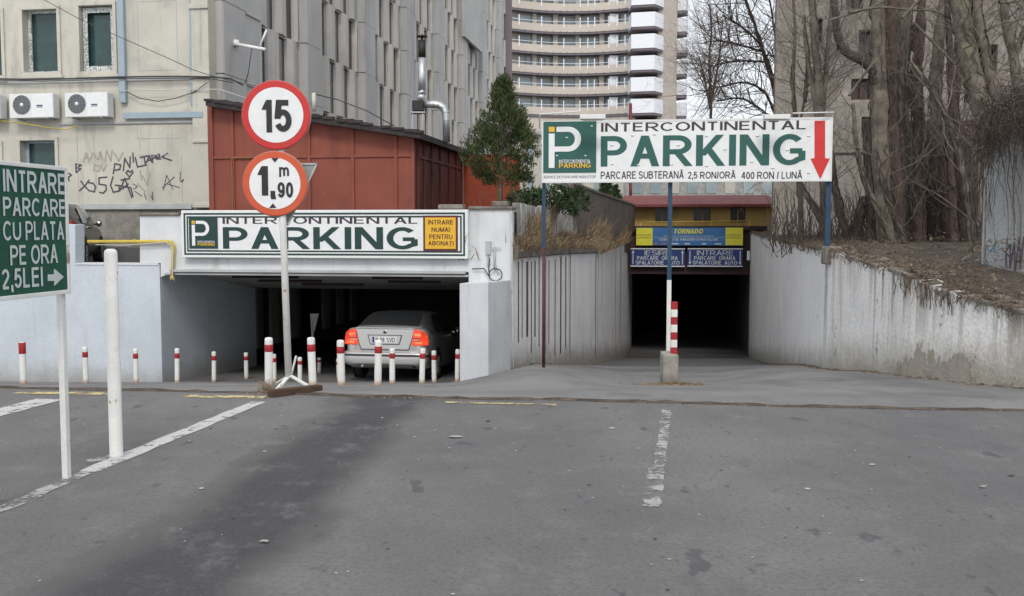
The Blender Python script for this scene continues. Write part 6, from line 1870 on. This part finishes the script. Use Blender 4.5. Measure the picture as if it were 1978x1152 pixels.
# ------------------------------------------------------------------ foot of the walls: grit and moss
b = MB(); rr = random.Random(61)
def grit(x, y, n, sp, s0_, s1_):
    for _ in range(n):
        xx, yy = x+rr.gauss(0, sp), y+rr.gauss(0, sp); s_ = rr.uniform(s0_, s1_)
        b.lathe([(s_, -.01), (s_*.75, s_*.5), (.001, s_*.65)], 5, (xx, yy, zg(xx, yy)))
for line_, o_ in ((RWp, -.10), (RWq, -.10), (LW[:4], .10)):
    for (xa, ya), (xb, yb) in zip(line_, line_[1:]):
        nn = int(math.hypot(xb-xa, yb-ya)*26)
        for k in range(nn): f = rr.random(); grit(lerp(xa, xb, f)+o_, lerp(ya, yb, f), 1, .06, .006, .035)
for k in range(420):
    x = rr.uniform(-2.6, 6.5); y = seam_y(x)+rr.gauss(.02, .035); grit(x, y, 1, .01, .004, .014)
tag(single('grit', 'grit and crumbs gathered along the wall feet and the pavement joint', 'grit', b, M['litter']), kind='stuff')
b = MB(); rr = random.Random(66)
for k in range(330):                                  # crumbs, flakes and bits of paper lying on the street
    x, y = rr.uniform(-4.5, 5.5), rr.uniform(2.6, 8.4); s_ = rr.uniform(.002, .007) if k % 12 else rr.uniform(.007, .015)
    a0 = rr.uniform(0, 6.3); n_ = rr.choice((4, 5, 6)); q = [Vector((x+cos(a0+2*pi*i/n_)*s_*rr.uniform(.6, 1.4)*1.4, y+sin(a0+2*pi*i/n_)*s_*rr.uniform(.6, 1.4), .0045)) for i in range(n_)]
    b.add(q + [v+Vector((0, 0, s_*.35)) for v in q], [tuple(range(n_, 2*n_))] + [(i, (i+1) % n_, (i+1) % n_+n_, i+n_) for i in range(n_)], 0 if rr.random() < .5 else 1)
tag(single('street_crumbs', 'scattered pale and dark crumbs on the street asphalt', 'grit', b, [M['trim_grey'], M['soil']]), kind='stuff')
pale2 = plain("pale_paper", (.34,.335,.315), .8)
for (px, py, s_, lb) in ((880, 846, .08, 'pale flattened scrap of paper on the street, ahead of the right ramp wall start'), (511, 1049, .045, 'thin white sliver lying on the dark tyre streak of the street'), (1897, 943, .035, 'small white scrap on the right of the street')):
    o = G0(px, py); rr = random.Random(px); b = MB(); q = [Vector((o.x+cos(a)*s_*rr.uniform(.4, .7), o.y+sin(a)*s_*rr.uniform(.25, .5), .006+rr.uniform(0, .006))) for a in [2*pi*i/7 for i in range(7)]]
    b.add(q + [v+Vector((0, 0, .003)) for v in q], [tuple(reversed(range(7))), tuple(range(7, 14))] + [(i, (i+1) % 7, (i+1) % 7+7, i+7) for i in range(7)])
    single('paper_scrap', lb, 'litter', b, pale2, 'scraps on the street')

# dry grass over the left ramp wall
b = MB(); rr = random.Random(71)
for k in range(6500):
    f = rr.random(); px = lerp(996, 1222, f); p, d = on_left(px); nrm = Vector((-d.y, d.x, 0))
    o = p + nrm*(abs(rr.gauss(0, .5))-.12) ; z = ztl(p) + .24 + (.0 if px < 1150 else -.16)
    clump = .55 + .45*sin(px*.11)+.3*sin(px*.043+1)
    h = rr.uniform(.2, .8)*max(.4, clump)*(1.3 if 1110 < px < 1170 else 1); lean = Vector((rr.gauss(.02, .14), rr.gauss(-.05, .14), 0))
    if 1125 < px < 1160 and rr.random() < .5: lean += Vector((.25, -.15, -.35))*rr.random(); 
    q = [Vector((o.x, o.y, z-.1)), Vector((o.x, o.y, z-.1))+Vector((lean.x*.5, lean.y*.5, h*.65)), Vector((o.x, o.y, z-.1))+Vector((lean.x*1.6, lean.y*1.6, h+lean.z))]
    w_ = .009
    b.add([q[0]+Vector((-w_, 0, 0)), q[0]+Vector((w_, 0, 0)), q[1]+Vector((w_*.8, 0, 0)), q[1]+Vector((-w_*.8, 0, 0)), q[2]], [(0, 1, 2, 3), (3, 2, 4)])
tag(single('dry_grass', 'dry brown grass and stalks growing on top of the left ramp wall', 'grass', b, M['dry_grass']), kind='stuff')
b = MB(); rr = random.Random(72)
for k in range(130):
    px = rr.uniform(1000, 1218); p, d = on_left(px); o = p + Vector((-d.y, d.x, 0))*rr.uniform(.1, 1.0); o.z = ztl(p)+.15
    grow(b, o, Vector((rr.gauss(0, .3), rr.gauss(0, .2), 1)), rr.uniform(.5, 1.3), .009, 2, rr, 3, .05, (4, 4, 4, 2))
for k in range(24):
    p, d = on_left(rr.uniform(1000, 1060)); nrm = Vector((d.y, -d.x, 0)); q = p+nrm*.1; q.z = ztl(p)+.27; pts = [q.copy()]
    for i in range(4): q = q+Vector((rr.gauss(.02, .05), rr.gauss(0, .04), rr.uniform(-.11, .01))); pts.append(q.copy())
    b.tube(pts, .005, 3, cap=False)
tag(single('dead_brambles', 'thin dead brambles rising out of the dry grass on the left wall', 'brambles', b, M['twig']), kind='stuff')

# ------------------------------------------------------------------ conifer and junipers
def spray(mb, o, d, L, w, rr, m=0):
    d = d.normalized(); s_ = d.cross(rvec(rr)).normalized()*w
    mb.add([o, o+d*L*.55+s_, o+d*L, o+d*L*.55-s_], [(0, 1, 2, 3)], m)
ct = P(967, 392, 22.6)
CT = thing('conifer', 'bushy yellow-green cone shaped evergreen tree between red shed and billboard', 'tree', tuple(ct))
Hc = P(972, 158, 22.6).z - ct.z
b = MB(); b.tube([(-.02, 0, -.6), (0, 0, .5), (.03, 0, Hc*.5), (.08, 0, Hc*.93)], [.055, .05, .035, .01], 8); obj('trunk', b, M['bark'], CT)
prof = [(0, .30), (.06, .55), (.14, .78), (.22, .84), (.34, .74), (.48, .62), (.6, .52), (.70, .36), (.78, .25), (.88, .14), (1, .015)]
b = MB(); rr = random.Random(81)
nl = 430
for k in range(nl):
    f = rr.random()**.85; zc_ = lerp(.42, Hc, f); ang = rr.uniform(0, 2*pi)
    R_ = pw(f, [(a, c_*1.0) for a, c_ in prof]) * (1+.20*sin(ang*3+f*9)+.16*sin(ang*5-f*17)) 
    rr_ = R_*(.35+.65*rr.random()**.5); c_ = Vector((cos(ang)*rr_ + .06*f + .05*(1-f), sin(ang)*rr_, zc_-.05*rr_))
    s_ = .10+.09*rr.random()
    if sin(ang*2.3+f*13)+sin(ang*4.1-f*7) < -1.1 and rr.random() < .8: continue
    for j in range(58):
        o = c_ + rvec(rr)*s_*1.15*rr.random()**.6
        d = Vector((cos(ang)*.5, sin(ang)*.5, 1.0)) + rvec(rr)*.7
        spray(b, o, d, rr.uniform(.05, .13), rr.uniform(.006, .015), rr, 0 if rr.random() < .8 else 1)
obj('foliage', b, [M['needle'], M['needle_dark']], CT)
b = MB(); 
for k in range(40):
    f = rr.uniform(.1, .8); a_ = rr.uniform(0, 2*pi); z = lerp(.45, Hc*.9, f); b.tube([(0.02, 0, z), (cos(a_)*.3*(1-f), sin(a_)*.3*(1-f), z+.12), (cos(a_)*.65*(1-f), sin(a_)*.65*(1-f), z+.32)], [.014, .009, .004], 4, cap=False)
obj('branches', b, M['bark'], CT)
b = MB(); b.tube([P(962, 330, 22.9), P(962, 388, 22.9)], .022, 6); b.tube([P(1012, 352, 22.9), P(1012, 372, 22.9)], .018, 6)
single('plant_stake', 'pale yellowish stakes beside the conifer trunk', 'stake', b, M['pipe_yellow'])
def juniper(px, py, Y, rx, rz, n, label, seed, m='needle_dark'):
    rr = random.Random(seed); o = P(px, py, Y)
    t = thing('juniper_shrub', label, 'shrub', tuple(o), 0, 'dark green juniper shrubs above the planks')
    b = MB()
    for k in range(n):
        a_ = rr.uniform(0, 2*pi); r_ = rr.random()**.5; c_ = Vector((cos(a_)*r_*rx, sin(a_)*r_*rx*.7, rz*(.15+.85*rr.random())*(1-.55*r_*r_)))
        for j in range(26):
            q = c_+rvec(rr)*.13*rr.random(); spray(b, q, Vector((cos(a_)*.9*r_, sin(a_)*.7*r_-.1, .35))+rvec(rr)*.75, rr.uniform(.05, .14), rr.uniform(.009, .02), rr, 0)
    obj('foliage', b, M[m], t)
    b = MB()
    for k in range(9):
        a_ = rr.uniform(0, 2*pi); b.tube([(0, 0, -.5), (cos(a_)*rx*.3, sin(a_)*rx*.2, rz*.2), (cos(a_)*rx*.75, sin(a_)*rx*.5, rz*.5)], [.03, .02, .006], 5, cap=False)
    obj('stems', b, M['bark'], t)
juniper(1060, 420, 22.8, .62, .85, 120, 'broad dark juniper directly under the left end of the billboard', 1)
juniper(1016, 402, 22.2, .38, .45, 55, 'small juniper in front of the conifer, above the first planks', 2)
juniper(1108, 412, 25.5, .45, .70, 60, 'dark juniper at the right end of the planks', 3)
def cypress(px, Y, ytop, ybot, label, seed):
    rr = random.Random(seed); o = P(px, ybot, Y); h = P(px, ytop, Y).z-o.z
    t = thing('small_cypress', label, 'shrub', tuple(o), 0, 'small dark cypresses along the old wall')
    b = MB()
    for k in range(70):
        f = rr.random(); a_ = rr.uniform(0, 2*pi); r_ = .30*(1-f)+.03
        for j in range(12): spray(b, Vector((cos(a_)*r_*rr.random(), sin(a_)*r_*rr.random(), f*h)), Vector((cos(a_)*.4, sin(a_)*.4, 1))+rvec(rr)*.4, rr.uniform(.08, .16), rr.uniform(.012, .025), rr)
    obj('foliage', b, M['needle_dark'], t)
    b = MB(); b.tube([(0, 0, -.3), (0, 0, h*.7)], [.03, .008], 5); obj('stem', b, M['bark'], t)
cypress(1166, 33.5, 352, 392, 'leftmost small dark cypress above the old wall', 1)
cypress(1177, 34.5, 357, 395, 'middle small dark cypress above the old wall', 2)
cypress(1189, 35.5, 361, 398, 'rightmost small dark cypress above the old wall', 3)
